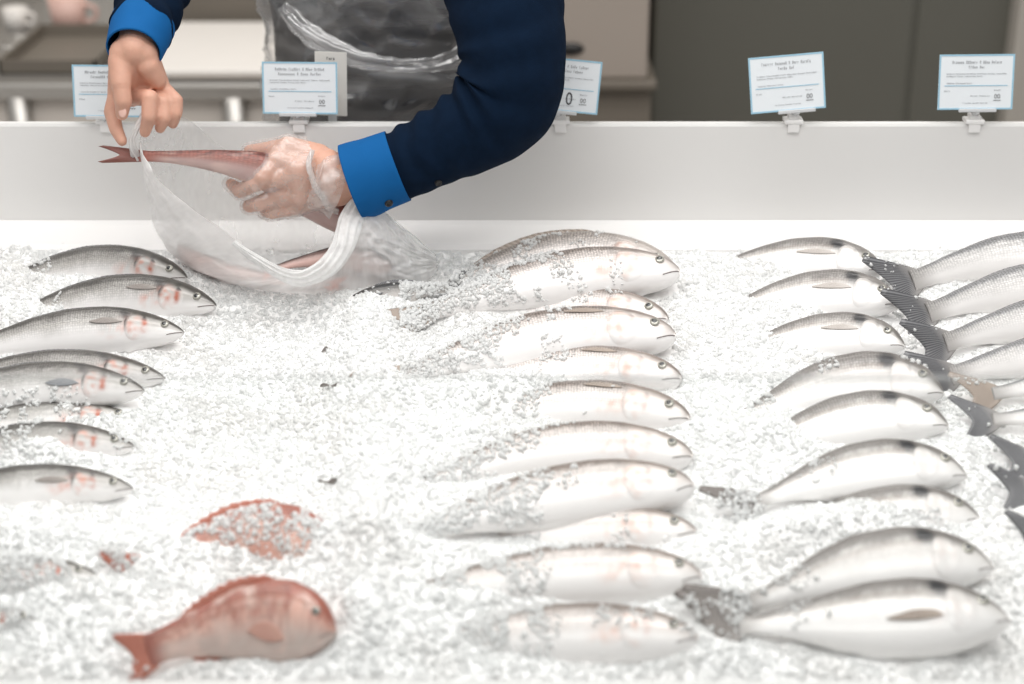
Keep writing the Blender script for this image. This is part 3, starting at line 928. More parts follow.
def fish_cover(x, y):
    """how much loose ice lies on the fish at this place of the bed"""
    d = 0.03
    if x < 400:
        if y > 395 and y < 470: d = .30
        if y > 500 and x < 130: d = .8
        if y < 300: d = .05
        if 500 < y < 575 and x > 120: d = .50
        if y >= 575 and x > 100: d = .10
        if x < 60 and y < 310: d = .3
    elif x < 720:
        t = (x - 410) / 290
        d = 1.0 * max(0, 1 - t * 1.6) + .04
        if 280 < y < 305 or 375 < y < 395 or 405 < y < 425: d += .30 * (1 - t)
        if 515 < y < 560: d += .25
        if y > 600: d += .1
        if y < 258: d = .35 * max(0, 1 - t) + .05
    elif x < 900:
        t = (x - 700) / 250
        d = .38 * max(0, 1 - t * 1.4) + .03
        if y < 340: d = .06
        if 505 < y < 545: d = .7
    else:
        d = .012
        if 505 < y < 530 and x < 960: d = .35
        if 375 < y < 384: d = .2
    return d


quart = [0.0]
GV, GF = [], []
count = 0
target = 75000
axis_u = rng.uniform(-.82, .82, 150000); axis_v = rng.uniform(V0 + .005, V1 - .004, 150000)
dn = Vector(-BN)
tf_np = np.array(TF)
chunks = []
for u, v in zip(axis_u, axis_v):
    p = bedUV(u, v, .0)
    x, y = proj(p)
    if x < -60 or x > 1084: continue
    top = Vector(bedUV(u, v, .25))
    hi = bvh_ice.ray_cast(top, dn)
    hf = bvh_fish.ray_cast(top, dn)
    if hi[0] is None: continue
    onf = hf[0] is not None and hf[3] < hi[3]
    hx = hf if onf else hi
    pos = np.array(hx[0]); nrm = np.array(hx[1])
    if onf:
        xx, yy = proj(pos)
        patch = noise.noise(Vector((u * 26, v * 26, 5))) + .5 * noise.noise(Vector((u * 70, v * 70, 9)))
        dd = fish_cover(xx, yy)
        if random.random() > np.clip(dd * 1.25 + patch * .9 * (dd > .08), dd * .25, 1): continue
        if nrm @ BN < .15: continue
    sz = 0.0012 + 0.0022 * rng.random() ** 2.8
    if onf: sz *= .95
    chunks.append((pos + BN * sz * (.0 if not onf else .2), sz))
    if len(chunks) >= target: break
for u, v in zip(rng.uniform(-.72, .72, 300000), rng.uniform(V0 + .005, V1 - .004, 300000)):
    x, y = proj(bedUV(u, v, .02))
    if x < -30 or x > 1054: continue
    dd = fish_cover(x, y)
    if dd < .12 or random.random() > dd: continue
    patch = noise.noise(Vector((u * 26, v * 26, 5))) + .5 * noise.noise(Vector((u * 70, v * 70, 9)))
    if patch < .35 - dd: continue
    top = Vector(bedUV(u, v, .25))
    hf = bvh_fish.ray_cast(top, dn)
    if hf[0] is None: continue
    hi = bvh_ice.ray_cast(top, dn)
    if hi[0] is not None and hi[3] < hf[3]: continue
    sz = .0012 + .0018 * rng.random() ** 2
    chunks.append((np.array(hf[0]) + BN * sz * .2, sz))
print('grains', len(chunks))
n = len(chunks)
pos = np.array([c[0] for c in chunks]); sz = np.array([c[1] for c in chunks])
q = unit(rng.normal(size=(n, 4)))
w_, x_, y_, z_ = q.T
RM = np.stack([np.stack([1 - 2 * (y_ ** 2 + z_ ** 2), 2 * (x_ * y_ - z_ * w_), 2 * (x_ * z_ + y_ * w_)], -1),
               np.stack([2 * (x_ * y_ + z_ * w_), 1 - 2 * (x_ ** 2 + z_ ** 2), 2 * (y_ * z_ - x_ * w_)], -1),
               np.stack([2 * (x_ * z_ - y_ * w_), 2 * (y_ * z_ + x_ * w_), 1 - 2 * (x_ ** 2 + y_ ** 2)], -1)], 1)
bmc = bmesh.new(); bmesh.ops.create_cube(bmc, size=1.7); bmesh.ops.bevel(bmc, geom=list(bmc.edges), offset=.38, segments=1, affect='EDGES')
bmc.verts.index_update()
CV = np.array([v.co[:] for v in bmc.verts]); CF = [tuple(v.index for v in f.verts) for f in bmc.faces]; bmc.free()
scl = rng.uniform(.55, 1.35, (n, 1, 3)) * sz[:, None, None]
jit = CV[None] * (1 + rng.uniform(-.34, .34, (n, len(CV), 1)))
GVn = np.einsum('nij,nkj->nki', RM, jit * scl) + pos[:, None, :]
GVn = GVn.reshape(-1, 3)
nC = len(CV)
off = len(ice_v)
allV = np.vstack([ice_v, GVn])
# fast mesh build
face_list = [np.array(f) for f in CF]
loops = [np.array([i for f in ice_f for i in f], dtype=np.int64)]
sizes = [np.array([len(f) for f in ice_f], dtype=np.int64)]
cf_flat = np.concatenate(face_list); cf_sz = np.array([len(f) for f in CF])
loops.append((cf_flat[None, :] + (np.arange(n) * nC + off)[:, None]).ravel())
sizes.append(np.tile(cf_sz, n))
loops = np.concatenate(loops).astype(np.int32); sizes = np.concatenate(sizes)
starts = np.r_[0, np.cumsum(sizes)[:-1]].astype(np.int32)
me = bpy.data.meshes.new('crushed_ice')
me.vertices.add(len(allV)); me.vertices.foreach_set('co', allV.astype(np.float32).ravel())
me.loops.add(len(loops)); me.loops.foreach_set('vertex_index', loops)
me.polygons.add(len(sizes)); me.polygons.foreach_set('loop_start', starts)
me.update(calc_edges=True); me.validate()
sm = np.ones(len(me.polygons), dtype=bool)
me.polygons.foreach_set('use_smooth', sm)
me.materials.append(MAT['ice']); me.materials.append(MAT['ice_grain'])
mi = np.ones(len(me.polygons), dtype=np.int32); mi[:len(ice_f)] = 0
me.polygons.foreach_set('material_index', mi)
ice = bpy.data.objects.new('crushed_ice', me); COL.objects.link(ice)
tag(ice, 'bed of white crushed ice heaped on the sloping display counter', 'ice', kind='stuff')

# stray dark fin tips poking out of the ice between the columns
SCR = [((322, 352), (338, 349), 'small dark fin tip in the ice, uppermost of the four below the bag'),
       ((320, 388), (345, 384), 'small dark twisted fin tip in the ice, second below the bag'),
       ((318, 483), (342, 480), 'thin dark fin edge lying on the ice above the red fish'),
       ((320, 509), (338, 507), 'tiny dark fin edge on the ice nearest the red fish')]
for i, (a, b, lab) in enumerate(SCR):
    A, B = bedP(*a, .018), bedP(*b, .018)
    root = thing('fin_tip', (A + B) / 2, lab, 'fin', 'loose fin tips in the ice')
    G, uv, fc = [], [], []
    nn_, mm_ = 12, 5
    for p_ in range(nn_):
        t = p_ / (nn_ - 1)
        for q_ in range(mm_):
            k = q_ / (mm_ - 1)
            hgt = .55 * (.004 + .004 * math.sin(t * 9 + i)) * math.sin(math.pi * (.1 + .85 * t)) * (k * 1.6 - .6)
            G.append(A * (1 - t) + B * t + BN * hgt * 1.2 + BV * (.003 * math.sin(t * 5 + i) + .002 * k))
            uv.append((k, t))
    for p_ in range(nn_ - 1):
        for q_ in range(mm_ - 1):
            fc.append((p_ * mm_ + q_, (p_ + 1) * mm_ + q_, (p_ + 1) * mm_ + q_ + 1, p_ * mm_ + q_ + 1))
    o = mesh_obj('membrane', G, fc, MAT['fin_dusk'], root, uv=uv)
    md = o.modifiers.new('s', 'SOLIDIFY'); md.thickness = .0012
    sp_v, sp_f = merge([capsule(A + BN * -.003 * 1 + (B - A) * t, A + (B - A) * (t + .06) + BN * .003, .0005, .0003, 8, 3) for t in (.1, .3, .5, .7, .88)])
    mesh_obj('fin_ray', sp_v, sp_f, MAT['fin_dusk'], root)

# ------------------------------------------------------------------ display counter
root = thing('display_counter', (0, 1.7, 0), 'white fish display counter with sloping ice tray, back panel and low front glass', 'counter')
XL, XR = -1.05, 1.05
yb, yt = 2.12, 2.125
zl = P(512, 220, 2.12)[2]; zt = P(512, 121, 2.138)[2]; zb = B0[2]
V, Fc = prism_x([(2.12, zl), (2.125, zt - .004), (2.127, zt), (2.136, zt), (2.138, zt - .003), (2.138, .0), (2.12, .0)], XL, XR)
mesh_obj('back_panel', V, Fc, MAT['white_panel'], root, smooth=False)
V, Fc = prism_x([(2.1195, zl), (2.1195, zl - .012), (2.1195, zb - .10), (2.055, zb - .10), (2.055, zb + .002), (2.062, zb + .008), (2.112, zl - .004)], XL, XR)
mesh_obj('ledge', V, Fc, MAT['white_edge'], root, smooth=False)
# tray under the ice
f0 = bedUV(0, V0 - .006, -.004); f1 = bedUV(0, V0 - .006, -.09); b0_ = bedUV(0, V1 - .02, -.045); b1_ = bedUV(0, V1 - .02, -.09)
ft = bedUV(0, V0 - .006, -.05)
V, Fc = prism_x([(ft[1], ft[2]), (b0_[1], b0_[2]), (b1_[1], b1_[2]), (f1[1], f1[2])], XL + .02, XR - .02)
mesh_obj('ice_tray', V, Fc, MAT['steel'], root, smooth=False)
# front rail with the pane standing in it
rail = P(60, 681, 1.0)
rp = bedP(60, 681, 0.012)
ry_, rz_ = rp[1], rp[2]
V, Fc = prism_x([(ry_, rz_), (ry_ - .003, rz_ + .002), (ry_ - .05, rz_ + .002), (ry_ - .053, rz_ - .002), (ry_ - .053, rz_ - .2), (ry_, rz_ - .2)], XL, XR)
mesh_obj('front_rail', V, Fc, MAT['white_edge'], root, smooth=False)
V, Fc = box2((XL, ry_ - .05, 0.1), (XR, ry_ - .02, rz_ - .19), .004)
mesh_obj('front_panel', V, Fc, MAT['white_panel'], root, smooth=False)
V, Fc = box2((XL, ry_ + .05, 0.0), (XR, 2.08, .1), .004)
mesh_obj('plinth', V, Fc, MAT['steel_dark'], root, smooth=False)
for xs in (XL, XR - .02):
    V, Fc = prism_x([(ry_ - .02, .1), (2.12, .1), (2.12, zb - .02), (ry_ - .02, rz_ - .03)], xs, xs + .02)
    mesh_obj('side_panel', V, Fc, MAT['white_panel'], root, smooth=False)
gy = ry_ - .026
gtop = P(512, 375, gy)[2]
V, Fc = box2((XL + .01, gy - .003, rz_ - .02), (XR - .01, gy + .003, gtop - .004), 0.0)
gp = mesh_obj('glass_pane', V, Fc, MAT['glass'], root, smooth=False)
gp['label'] = 'clear glass pane along the front of the counter'
V, Fc = box2((XL + .01, gy - .0031, gtop - .0045), (XR - .01, gy + .0031, gtop), .0008)
mesh_obj('polished_edge', V, Fc, MAT['glass_edge'], gp, smooth=False)

# ------------------------------------------------------------------ price cards
def marks(cx, cz, w, hgt, words, th=.00025):
    """a line of small print: letter-like strokes in words"""
    parts = []
    x = cx - w / 2
    tot = sum(words) + len(words) - 1
    cw = w / tot
    for wd in words:
        for k in range(wd):
            sw = cw * .26
            kind = random.randint(0, 3)
            xx = x + cw * .14
            h2 = hgt * (1.0 if k == 0 else random.choice((.7, .7, .7, 1.0)))
            parts.append(box((xx + sw / 2, 0, cz + h2 / 2 - hgt / 2), (sw, th, h2)))
            if kind != 0:
                parts.append(box((xx + cw * .5, 0, cz + h2 / 2 - hgt / 2), (sw, th, h2 * .98)))
            zz = {1: h2, 2: h2 * .5, 3: hgt * .12}.get(kind, h2)
            parts.append(box((xx + cw * .3, 0, cz - hgt / 2 + max(zz - hgt * .08, 0)), (cw * .56, th, hgt * .16)))
            x += cw
        x += cw
    return merge(parts)


def text_geo(body, size):
    cu = bpy.data.curves.new('t', 'FONT'); cu.body = body; cu.size = size; cu.extrude = .0002; cu.align_x = 'CENTER'
    o = bpy.data.objects.new('t', cu); COL.objects.link(o)
    dg = bpy.context.evaluated_depsgraph_get(); dg.update()
    m = bpy.data.meshes.new_from_object(o.evaluated_get(dg))
    V = [np.array((v.co.x, -v.co.z, v.co.y)) for v in m.vertices]
    Fc = [tuple(p.vertices) for p in m.polygons]
    bpy.data.objects.remove(o); bpy.data.curves.remove(cu); bpy.data.meshes.remove(m)
    return V, Fc


def price_card(cpx, cpy, wpx, hpx, tilt, foot_px, label, zero=False, seed=0, yaw=0.0):
    random.seed(seed + 100)
    y = 2.128
    c = P(cpx, cpy, y)
    sc = 1.0 / (F / ((c - CAM) @ FW))
    w, h = wpx * sc, hpx * sc * 1.03
    fb = P(foot_px, 121, 2.138); fb[2] = zt
    root = thing('price_card', (fb[0], 2.1315, zt), label, 'price card', 'price cards along the back panel')
    Rm = rotmat((0, 1, 0), R(tilt)) @ rotmat((0, 0, 1), R(yaw))
    lean = rotmat((1, 0, 0), R(-12))
    X = lambda v, fwd=0.0: [c + lean @ (Rm @ (np.asarray(p) + np.array([0, -fwd, 0]))) for p in v]
    v, f = box((0, 0, 0), (w, .0012, h), .0003)
    card = mesh_obj('card', X(v), f, MAT['card'], root, smooth=False)
    bw = .0022
    bp = [box((0, 0, h / 2 - bw / 2), (w, .0004, bw)), box((0, 0, -h / 2 + bw / 2), (w, .0004, bw)),
          box((-w / 2 + bw / 2, 0, 0), (bw, .0004, h - 2 * bw)), box((w / 2 - bw / 2, 0, 0), (bw, .0004, h - 2 * bw))]
    v, f = merge(bp)
    mesh_obj('border', X(v, .0008), f, MAT['card_blue'], card, smooth=False)
    t2 = [marks(0, h * .36, w * .66, h * .052, (7, 7, 1, 4, 6)), marks(0, h * .27, w * (.5 if seed != 2 else .58), h * .050, (5, 4) if seed in (4, 5) else (9, 1, 4, 6))]
    if seed in (4, 5): t2[1] = marks(0, h * .27, w * .22, h * .05, (5, 3))
    t2.append(marks(0, h * .150, w * .8, h * .022, (8, 12, 6, 9, 7, 10)))
    t2.append(marks(-w * .16, h * .105, w * .48, h * .022, (9, 6, 11, 5)))
    t2.append(marks(-w * .22, -h * .02, w * .34, h * .022, (7, 9, 5)))
    t2.append(marks(-w * .38, -h * .16, w * .08, h * .024, (4,)))
    t2.append(marks(w * .29, -h * .15, w * .10, h * .02, (5,)))
    t2.append(marks(w * .06, -h * .25, w * .26, h * .02, (6, 8)))
    t2.append(marks(0, -h * .38, w * .34, h * .018, (8, 6, 7)))
    v, f = merge(t2)
    mesh_obj('small_print', X(v, .0009), f, MAT['ink'], card, smooth=False)
    v, f = box((0, 0, -h * .065), (w * .84, .0003, h * .014))
    mesh_obj('rule', X(v, .0009), f, MAT['card_blue'], card, smooth=False)
    v, f = text_geo('00', h * .115)
    v = [p + np.array([w * .29, 0, -h * .30]) for p in v]
    v2, f2 = box((w * .29, 0, -h * .335), (w * .10, .0003, h * .012))
    v, f = merge([(v, f), (v2, f2)])
    mesh_obj('pence_figures', X(v, .0009), f, MAT['ink_mid'], card, smooth=False)
    if zero:
        v, f = text_geo('0', h * .34)
        v = [p * np.array([.8, 1, 1]) + np.array([w * .10, 0, -h * .36]) for p in v]
        mesh_obj('price_figure', X(v, .0009), f, MAT['ink_dark'], card, smooth=False)
    # holder: grip bar under the card, knuckle and stepped foot on the panel edge
    v, f = box((0, -.001, -h / 2 - .001), (w * .50, .006, .005), .001)
    kx = (fb[0] - c[0])
    v = [p + np.array([kx * .9, 0, 0]) for p in v]
    mesh_obj('grip_bar', X(v), f, MAT['clip'], root, smooth=False)
    kb = c + lean @ (Rm @ np.array([kx, 0, -h / 2 - .003]))
    v, f = capsule((fb[0], 2.134, zt + .010), kb, .0042, .0036, 16, 4)
    mesh_obj('knuckle', v, f, MAT['clip'], root)
    parts = [box((fb[0], 2.1315, zt + .0030), (.026, .022, .006), .0014), box((fb[0], 2.1315, zt + .0085), (.015, .015, .007), .0014),
             box((fb[0], 2.1225, zt - .004), (.016, .0020, .016), .0008)]
    v, f = merge(parts)
    mesh_obj('foot', v, f, MAT['white_edge'], root, smooth=False)
    return root


price_card(110, 91, 74, 50, 0.5, 108, 'blue-edged price card partly behind the bare hand', seed=1)
price_card(300, 88, 75, 50, 0.5, 300, 'blue-edged price card in front of the dark apron', seed=2)
price_card(563, 85, 74, 51, 5.5, 560, 'blue-edged price card half hidden behind the bent elbow, with a large zero', zero=True, seed=3)
price_card(787, 83, 75, 54, -5.0, 792, 'crookedly tilted blue-edged price card in front of the dark steel door', seed=4)
price_card(976, 82, 75, 53, -0.5, 972, 'level blue-edged price card at the right end of the panel', seed=5)
# plain card standing just behind the second price card
c0 = P(331, 84, 2.165)
root = thing('plain_card', (c0[0], 2.165, zt), 'plain cream card standing behind the price card at the apron', 'card')
v, f = box((0, 0, 0), (.044, .0012, .090), .0003)
Rm = rotmat((0, 1, 0), R(2.0))
mesh_obj('sheet', [c0 + Rm @ p for p in v], f, MAT['card_plain'], root, smooth=False)
v, f = marks(0, .036, .012, .0042, (4,))
mesh_obj('small_print', [c0 + Rm @ (p + np.array([0, -.0008, 0])) for p in v], f, MAT['ink_dark'], root, smooth=False)
v, f = box((c0[0], 2.165, (zt - .0 + c0[2] - .045) / 2 - .02), (.012, .003, abs(c0[2] - .045 - zt) + .05), .0008)
mesh_obj('holder', v, f, MAT['clip'], root, smooth=False)

# ------------------------------------------------------------------ plastic bag
def curve_px(pts, n):
    return cr(np.array([P(*p) if len(p) == 3 else bedP(p[0], p[1], p[3]) for p in pts]), n)


NB, NR = 150, 44
front_rim = curve_px([(140, 142, 1.945), (150, 168, 1.925), (176, 196, 1.905), (212, 222, 1.885), (252, 252, 1.865), (292, 274, 1.855), (322, 267, 1.865),
                      (342, 244, 1.90), (352, 215, 1.94), (366, 199, 1.965), (388, 216, 1.975), (410, 234, 1.975), (436, 256, 1.97)], NB)
bottom = curve_px([(139, 146, 1.952), (146, 186, 1.958), (153, 222, 0, .045), (166, 248, 0, .022), (190, 268, 0, .008), (226, 282, 0, .004), (266, 291, 0, .004), (306, 296, 0, .004),
                   (340, 298, 0, .004), (372, 297, 0, .006), (402, 292, 0, .006), (424, 284, 0, .008), (437, 268, 0, .012)], NB)
back_rim = curve_px([(139, 138, 1.95), (155, 122, 1.975), (182, 117, 2.0), (206, 134, 2.02), (236, 158, 2.03), (270, 178, 2.035), (305, 192, 2.03),
                     (335, 202, 2.01), (352, 204, 1.99), (368, 199, 1.975), (390, 216, 1.985), (412, 234, 1.985), (437, 256, 1.975)], NB)
back_bot = curve_px([(140, 146, 1.96), (150, 180, 1.98), (165, 222, 0, .03), (190, 250, 0, .01), (226, 260, 0, .006), (266, 264, 0, .006), (306, 266, 0, .006),
                     (340, 267, 0, .006), (372, 267, 0, .006), (402, 268, 0, .006), (422, 268, 0, .008), (432, 268, 0, .01), (437, 267, 0, .012)], NB)


def panel(top, bot, bulge, fold, seed):
    V, UV = [], []
    for j in range(NR):
        b = j / (NR - 1)
        for i in range(NB):
            t = i / (NB - 1)
            p = top[i] * (1 - b) + bot[i] * b
            sd = bulge * math.sin(math.pi * b) ** .8 * math.sin(math.pi * t) ** .5
            f = fold * (math.sin(t * 46 + 3 * math.sin(b * 3 + t * 9) + seed) * .5 + noise.noise(Vector((t * 34 + 2 * b, b * 3.2, seed))) * 1.2)
            f *= (.35 + .65 * (1 - b)) * min(1, 6 * t, 6 * (1 - t))
            cr_ = noise.noise(Vector((t * 30, b * 16, seed + 4))) * .011 * float(ss(.62, .8, t)) * math.sin(math.pi * min(1, b + .1))
            p = p + np.array([0, -1, .35]) * (sd + f + cr_) + np.array([.003 * noise.noise(Vector((t * 20, b * 9, seed + 8))), 0, 0])
            V.append(p); UV.append((t, b))
    Fc = [(j * NB + i, j * NB + i + 1, (j + 1) * NB + i + 1, (j + 1) * NB + i) for j in range(NR - 1) for i in range(NB - 1)]
    return V, Fc, UV


bag = thing('plastic_bag', bedP(300, 285), 'thin white plastic bag with fish inside, held open on the ice', 'plastic bag')
V, Fc, UV = panel(front_rim, bottom, .016, .0045, 1.0)
fp = mesh_obj('front_film', V, Fc, MAT['bag'], bag, uv=UV)
V, Fc, UV = panel(back_rim, back_bot, -.008, .003, 5.0)
mesh_obj('back_film', V, Fc, MAT['bag_back'], bag, uv=UV)
# gathered rim of the front film
rimp = front_rim[44:116]
V, Fc, UV = sweep(rimp + np.array([0, -.003, -.004]), np.array([[np.interp(t, [0, .2, .5, .75, 1], [.002, .003, .004, .005, .005]), np.interp(t, [0, .25, .5, .75, 1], [.003, .009, .013, .015, .012])] for t in np.linspace(0, 1, len(rimp))]), 160, 40,
                  disp=lambda t, th, p: .0012 * math.sin(th * 9 + t * 12) + .0016 * noise.noise(Vector((t * 6, math.cos(th) * 4, math.sin(th) * 4))))
mesh_obj('rim', V, Fc, MAT['bag_rim'], bag, uv=UV)
# twist of film pinched in the bare fingers
tw = [P(137, 160, 1.945), P(132, 144, 1.943), P(136, 130, 1.945), P(145, 116, 1.955), P(152, 106, 1.965)]
V, Fc, UV = sweep(tw, [[.003, .004], [.0062, .003], [.0075, .003], [.008, .0035], [.006, .004]], 50, 24, disp=lambda t, th, p: .0022 * math.sin(th * 4 + t * 11) + .0016 * noise.noise(Vector(p * 140)))
mesh_obj('pinched_film', V, Fc, MAT['bag_rim'], bag, uv=UV)

# ------------------------------------------------------------------ the worker
person = thing('person', (-.166, 2.38, 0), 'person in navy sweater, bright blue cuffs and dark apron leaning over the counter bagging fish', 'person')
pr = []
C_ = lambda a, b, r0, r1: pr.append(capsule(a, b, r0, r1))
# trunk, legs, head
hip = np.array([-.166, 2.44, .95]); chest = np.array([-.166, 2.36, 1.25]); neck = np.array([-.166, 2.30, 1.44])
pr.append(ellipsoid(hip, (.155, .095, .13))); pr.append(ellipsoid((hip + chest) / 2, (.145, .085, .2))); pr.append(ellipsoid(chest, (.165, .1, .19)))
C_(neck - [0, 0, .05], neck + [0, -.03, .08], .055, .052)
hd = neck + np.array([0, -.06, .18])
pr.append(ellipsoid(hd, (.075, .095, .11))); pr.append(ellipsoid(hd + [0, -.04, -.06], (.052, .055, .06)))
pr.append(ellipsoid(hd + [0, -.10, -.015], (.012, .02, .022)))
for sx in (-1, 1):
    pr.append(ellipsoid(hd + [sx * .077, .005, -.01], (.01, .02, .03)))
    C_(hip + [sx * .085, 0, -.05], [hip[0] + sx * .095, 2.43, .50], .085, .06)
    C_([hip[0] + sx * .095, 2.43, .50], [hip[0] + sx * .10, 2.45, .09], .055, .04)
    C_([hip[0] + sx * .10, 2.45, .06], [hip[0] + sx * .10, 2.30, .04], .045, .035)
# arm with the gloved hand (picture right)
shR = np.array([.03, 2.30, 1.40])
elR = P(512, 92, 2.005)
wrR = P(327, 180, 1.975)
C_(chest + [.05, 0, .1], shR, .08, .06); C_(shR, elR, .042, .034); C_(elR, P(392, 167, 1.982), .032, .033); C_(P(392, 167, 1.982), P(345, 178, 1.978), .035, .032)
C_(P(345, 178, 1.978), wrR, .031, .029)
hp = []                                                  # gloved hand, also grown into the glove
H_ = lambda a, b, r0, r1: hp.append((a, b, r0, r1))
mcp = {'i': P(276, 162, 1.970), 'm': P(270, 178, 1.962), 'r': P(276, 196, 1.966), 'p': P(288, 207, 1.972)}
wr1, wr2 = P(325, 168, 1.975), P(325, 190, 1.975)
H_(wr1, mcp['i'], .022, .0145); H_(wr1, mcp['m'], .021, .0145); H_(wr2, mcp['r'], .021, .0135); H_(wr2, mcp['p'], .020, .0125)
H_(P(300, 172, 1.968), P(300, 194, 1.970), .022, .020)
H_(wr1, P(330, 172, 1.975), .026, .028); H_(wr2, P(335, 186, 1.977), .024, .028)
# index below the fish, the others curled round behind
H_(mcp['i'], P(262, 178, 1.952), .0135, .0115)
H_(mcp['m'], P(254, 184, 1.952), .0135, .0105); H_(P(254, 184, 1.952), P(240, 191, 1.962), .0105, .0095); H_(P(240, 191, 1.962), P(231, 184, 1.975), .0095, .0075)
H_(mcp['r'], P(258, 204, 1.958), .012, .010); H_(P(258, 204, 1.958), P(249, 206, 1.975), .010, .0088); H_(P(249, 206, 1.975), P(254, 203, 1.995), .0088, .0075)
H_(mcp['p'], P(272, 212, 1.968), .0115, .0095); H_(P(272, 212, 1.968), P(266, 211, 1.986), .0095, .0085); H_(P(266, 211, 1.986), P(272, 206, 2.0), .0085, .007)
# thumb over the top, behind the fish
H_(P(318, 158, 1.985), P(288, 149, 1.985), .019, .0165); H_(P(288, 149, 1.985), P(266, 151, 1.994), .0150, .012); H_(P(266, 151, 1.994), P(250, 151, 2.0), .012, .0085)
H_(P(288, 150, 1.983), mcp['i'], .015, .014)
for a, b, r0, r1 in hp: C_(a, b, r0, r1)
# arm with the bare hand (picture left)
WL = P(134, 50, 1.972)
dirL = unit(np.array([.06, .92, .40]))
elL = WL + dirL * .27
shL = np.array([-.36, 2.32, 1.40])
C_(chest + [-.05, 0, .1], shL, .08, .06); C_(shL, elL, .05, .042); C_(elL, WL + dirL * .06, .040, .029)
pr.append(capsule(WL + dirL * .06, WL, .027, .0225))
hq = lambda *a: C_(*a)
MI, MM, MR, MP = P(118, 92, 1.985), P(132, 96, 1.995), P(147, 93, 1.995), P(160, 85, 1.99)
wl1, wl2 = P(126, 54, 1.972), P(143, 54, 1.974)
hq(WL + dirL * .02, wl1, .0225, .0195); hq(WL + dirL * .02, wl2, .0225, .0195)
hq(wl1, MI, .021, .0135); hq(P(134, 56, 1.975), MM, .020, .014); hq(wl2, MR, .020, .0135); hq(wl2, MP, .019, .0125)
hq(P(124, 66, 1.968), P(128, 80, 1.972), .018, .014)                       # ball of the thumb
hq(P(148, 66, 1.968), P(157, 80, 1.974), .015, .012)                       # heel of the hand
# thumb
hq(P(121, 62, 1.965), P(121, 84, 1.948), .0165, .0130); hq(P(121, 84, 1.948), P(123, 101, 1.940), .0118, .0112); hq(P(123, 101, 1.940), P(122, 114, 1.942), .0108, .0082)
# index, behind, reaching down to pinch the film
hq(MI, P(112, 112, 1.972), .0118, .0105); hq(P(112, 112, 1.972), P(116, 129, 1.958), .0104, .0088); hq(P(116, 129, 1.958), P(122, 141, 1.948), .0088, .0068)
# middle, ring, little: curled forward
hq(MM, P(150, 98, 1.950), .0118, .0110); hq(P(150, 98, 1.950), P(149, 117, 1.940), .0106, .0096); hq(P(149, 117, 1.940), P(145, 132, 1.944), .0094, .0072)
hq(MR, P(164, 103, 1.962), .0112, .0104); hq(P(164, 103, 1.962), P(164, 117, 1.952), .0100, .0092); hq(P(164, 117, 1.952), P(160, 128, 1.955), .0090, .0070)
hq(MP, P(176, 101, 1.968), .0100, .0094); hq(P(176, 101, 1.968), P(176, 113, 1.962), .0092, .0084); hq(P(176, 113, 1.962), P(173, 124, 1.964), .0082, .0064)
bv, bf = merge(pr)
bv, bf = remesh(bv, bf, .0021, 5, .5)
body = mesh_obj('body', bv, bf, MAT['skin'], person)
# nails of the bare hand
def nail(p, nrm, tip, r):
    nrm = unit(nrm); t = unit(np.asarray(tip) - (np.asarray(tip) @ nrm) * nrm); s_ = np.cross(nrm, t)
    v, f = ellipsoid(p, (r, r * 1.35, r * .28), 16, 8, np.array([s_, t, nrm]).T)
    mesh_obj('fingernail', v, f, MAT['nail'], person)
nail(P(122.5, 112, 1.9325), (-.1, -1, .25), (0, 0, -1), .0052)
# hair
hv, hf = ellipsoid(hd + [0, .018, .03], (.083, .095, .098))
mesh_obj('hair', hv, hf, MAT['hair'], person)
# glove: the same hand grown by a few millimetres, loose and creased
gv, gf = merge([capsule(a, b, r0 + .0022, r1 + .0022) for a, b, r0, r1 in hp])
gv, gf = remesh(gv, gf, .0021, 4, .5)
gd = np.array([noise.noise(Vector((p[0] * 60, p[1] * 60, p[2] * 60))) + .6 * noise.noise(Vector((p[0] * 150, p[1] * 90, p[2] * 150 + 3))) for p in gv])
me_ = bpy.data.meshes.new('g'); me_.from_pydata([tuple(v) for v in gv], [], gf)
nn_ = np.empty(len(gv) * 3, dtype=np.float32); me_.vertices.foreach_get('normal', nn_); nn_ = nn_.reshape(-1, 3)
bpy.data.meshes.remove(me_)
gv = gv + nn_ * (np.clip(gd, -.1, 1.3) * .0020 + .0016)[:, None]
gpx, gpy = proj(gv)
cut = gpx - (312 + (gpy - 150) * .33) > 0
keep = [f for f in gf if not any(cut[i] for i in f)]
used = sorted({i for f in keep for i in f}); remap = {a: b for b, a in enumerate(used)}
glove = mesh_obj('glove', gv[used], [tuple(remap[i] for i in f) for f in keep], MAT['glove'], person)
glove['label'] = 'thin clear plastic glove'
cc0, cc1 = P(313, 174, 1.972), P(343, 190, 1.976)
V, Fc, UV = sweep([P(312, 178, 1.972), P(319, 180, 1.973), P(328, 182, 1.974), P(340, 186, 1.976)], [[.033, .034], [.036, .038], [.0365, .040], [.037, .042]], 40, 48, caps=False,
                  disp=lambda t, th, p: .0028 * math.sin(th * 7 + t * 6) * t + .003 * noise.noise(Vector(p * 70)) + .0025 * math.exp(-((t - .2) / .1) ** 2))
gc = mesh_obj('glove_cuff', V, Fc, MAT['glove_cuff'], glove, uv=UV)
# the rolled hem of the glove
ring = [P(312, 150, 1.955), P(309, 165, 1.942), P(312, 178, 1.938), P(319, 192, 1.942), P(329, 206, 1.952), P(337, 212, 1.965)]
V, Fc, UV = sweep(ring, [.0026, .0030, .0032, .0040, .0046, .003], 60, 14, disp=lambda t, th, p: .0012 * math.sin(th * 3 + t * 20))
mesh_obj('rolled_hem', V, Fc, MAT['glove_fold'], glove, uv=UV)


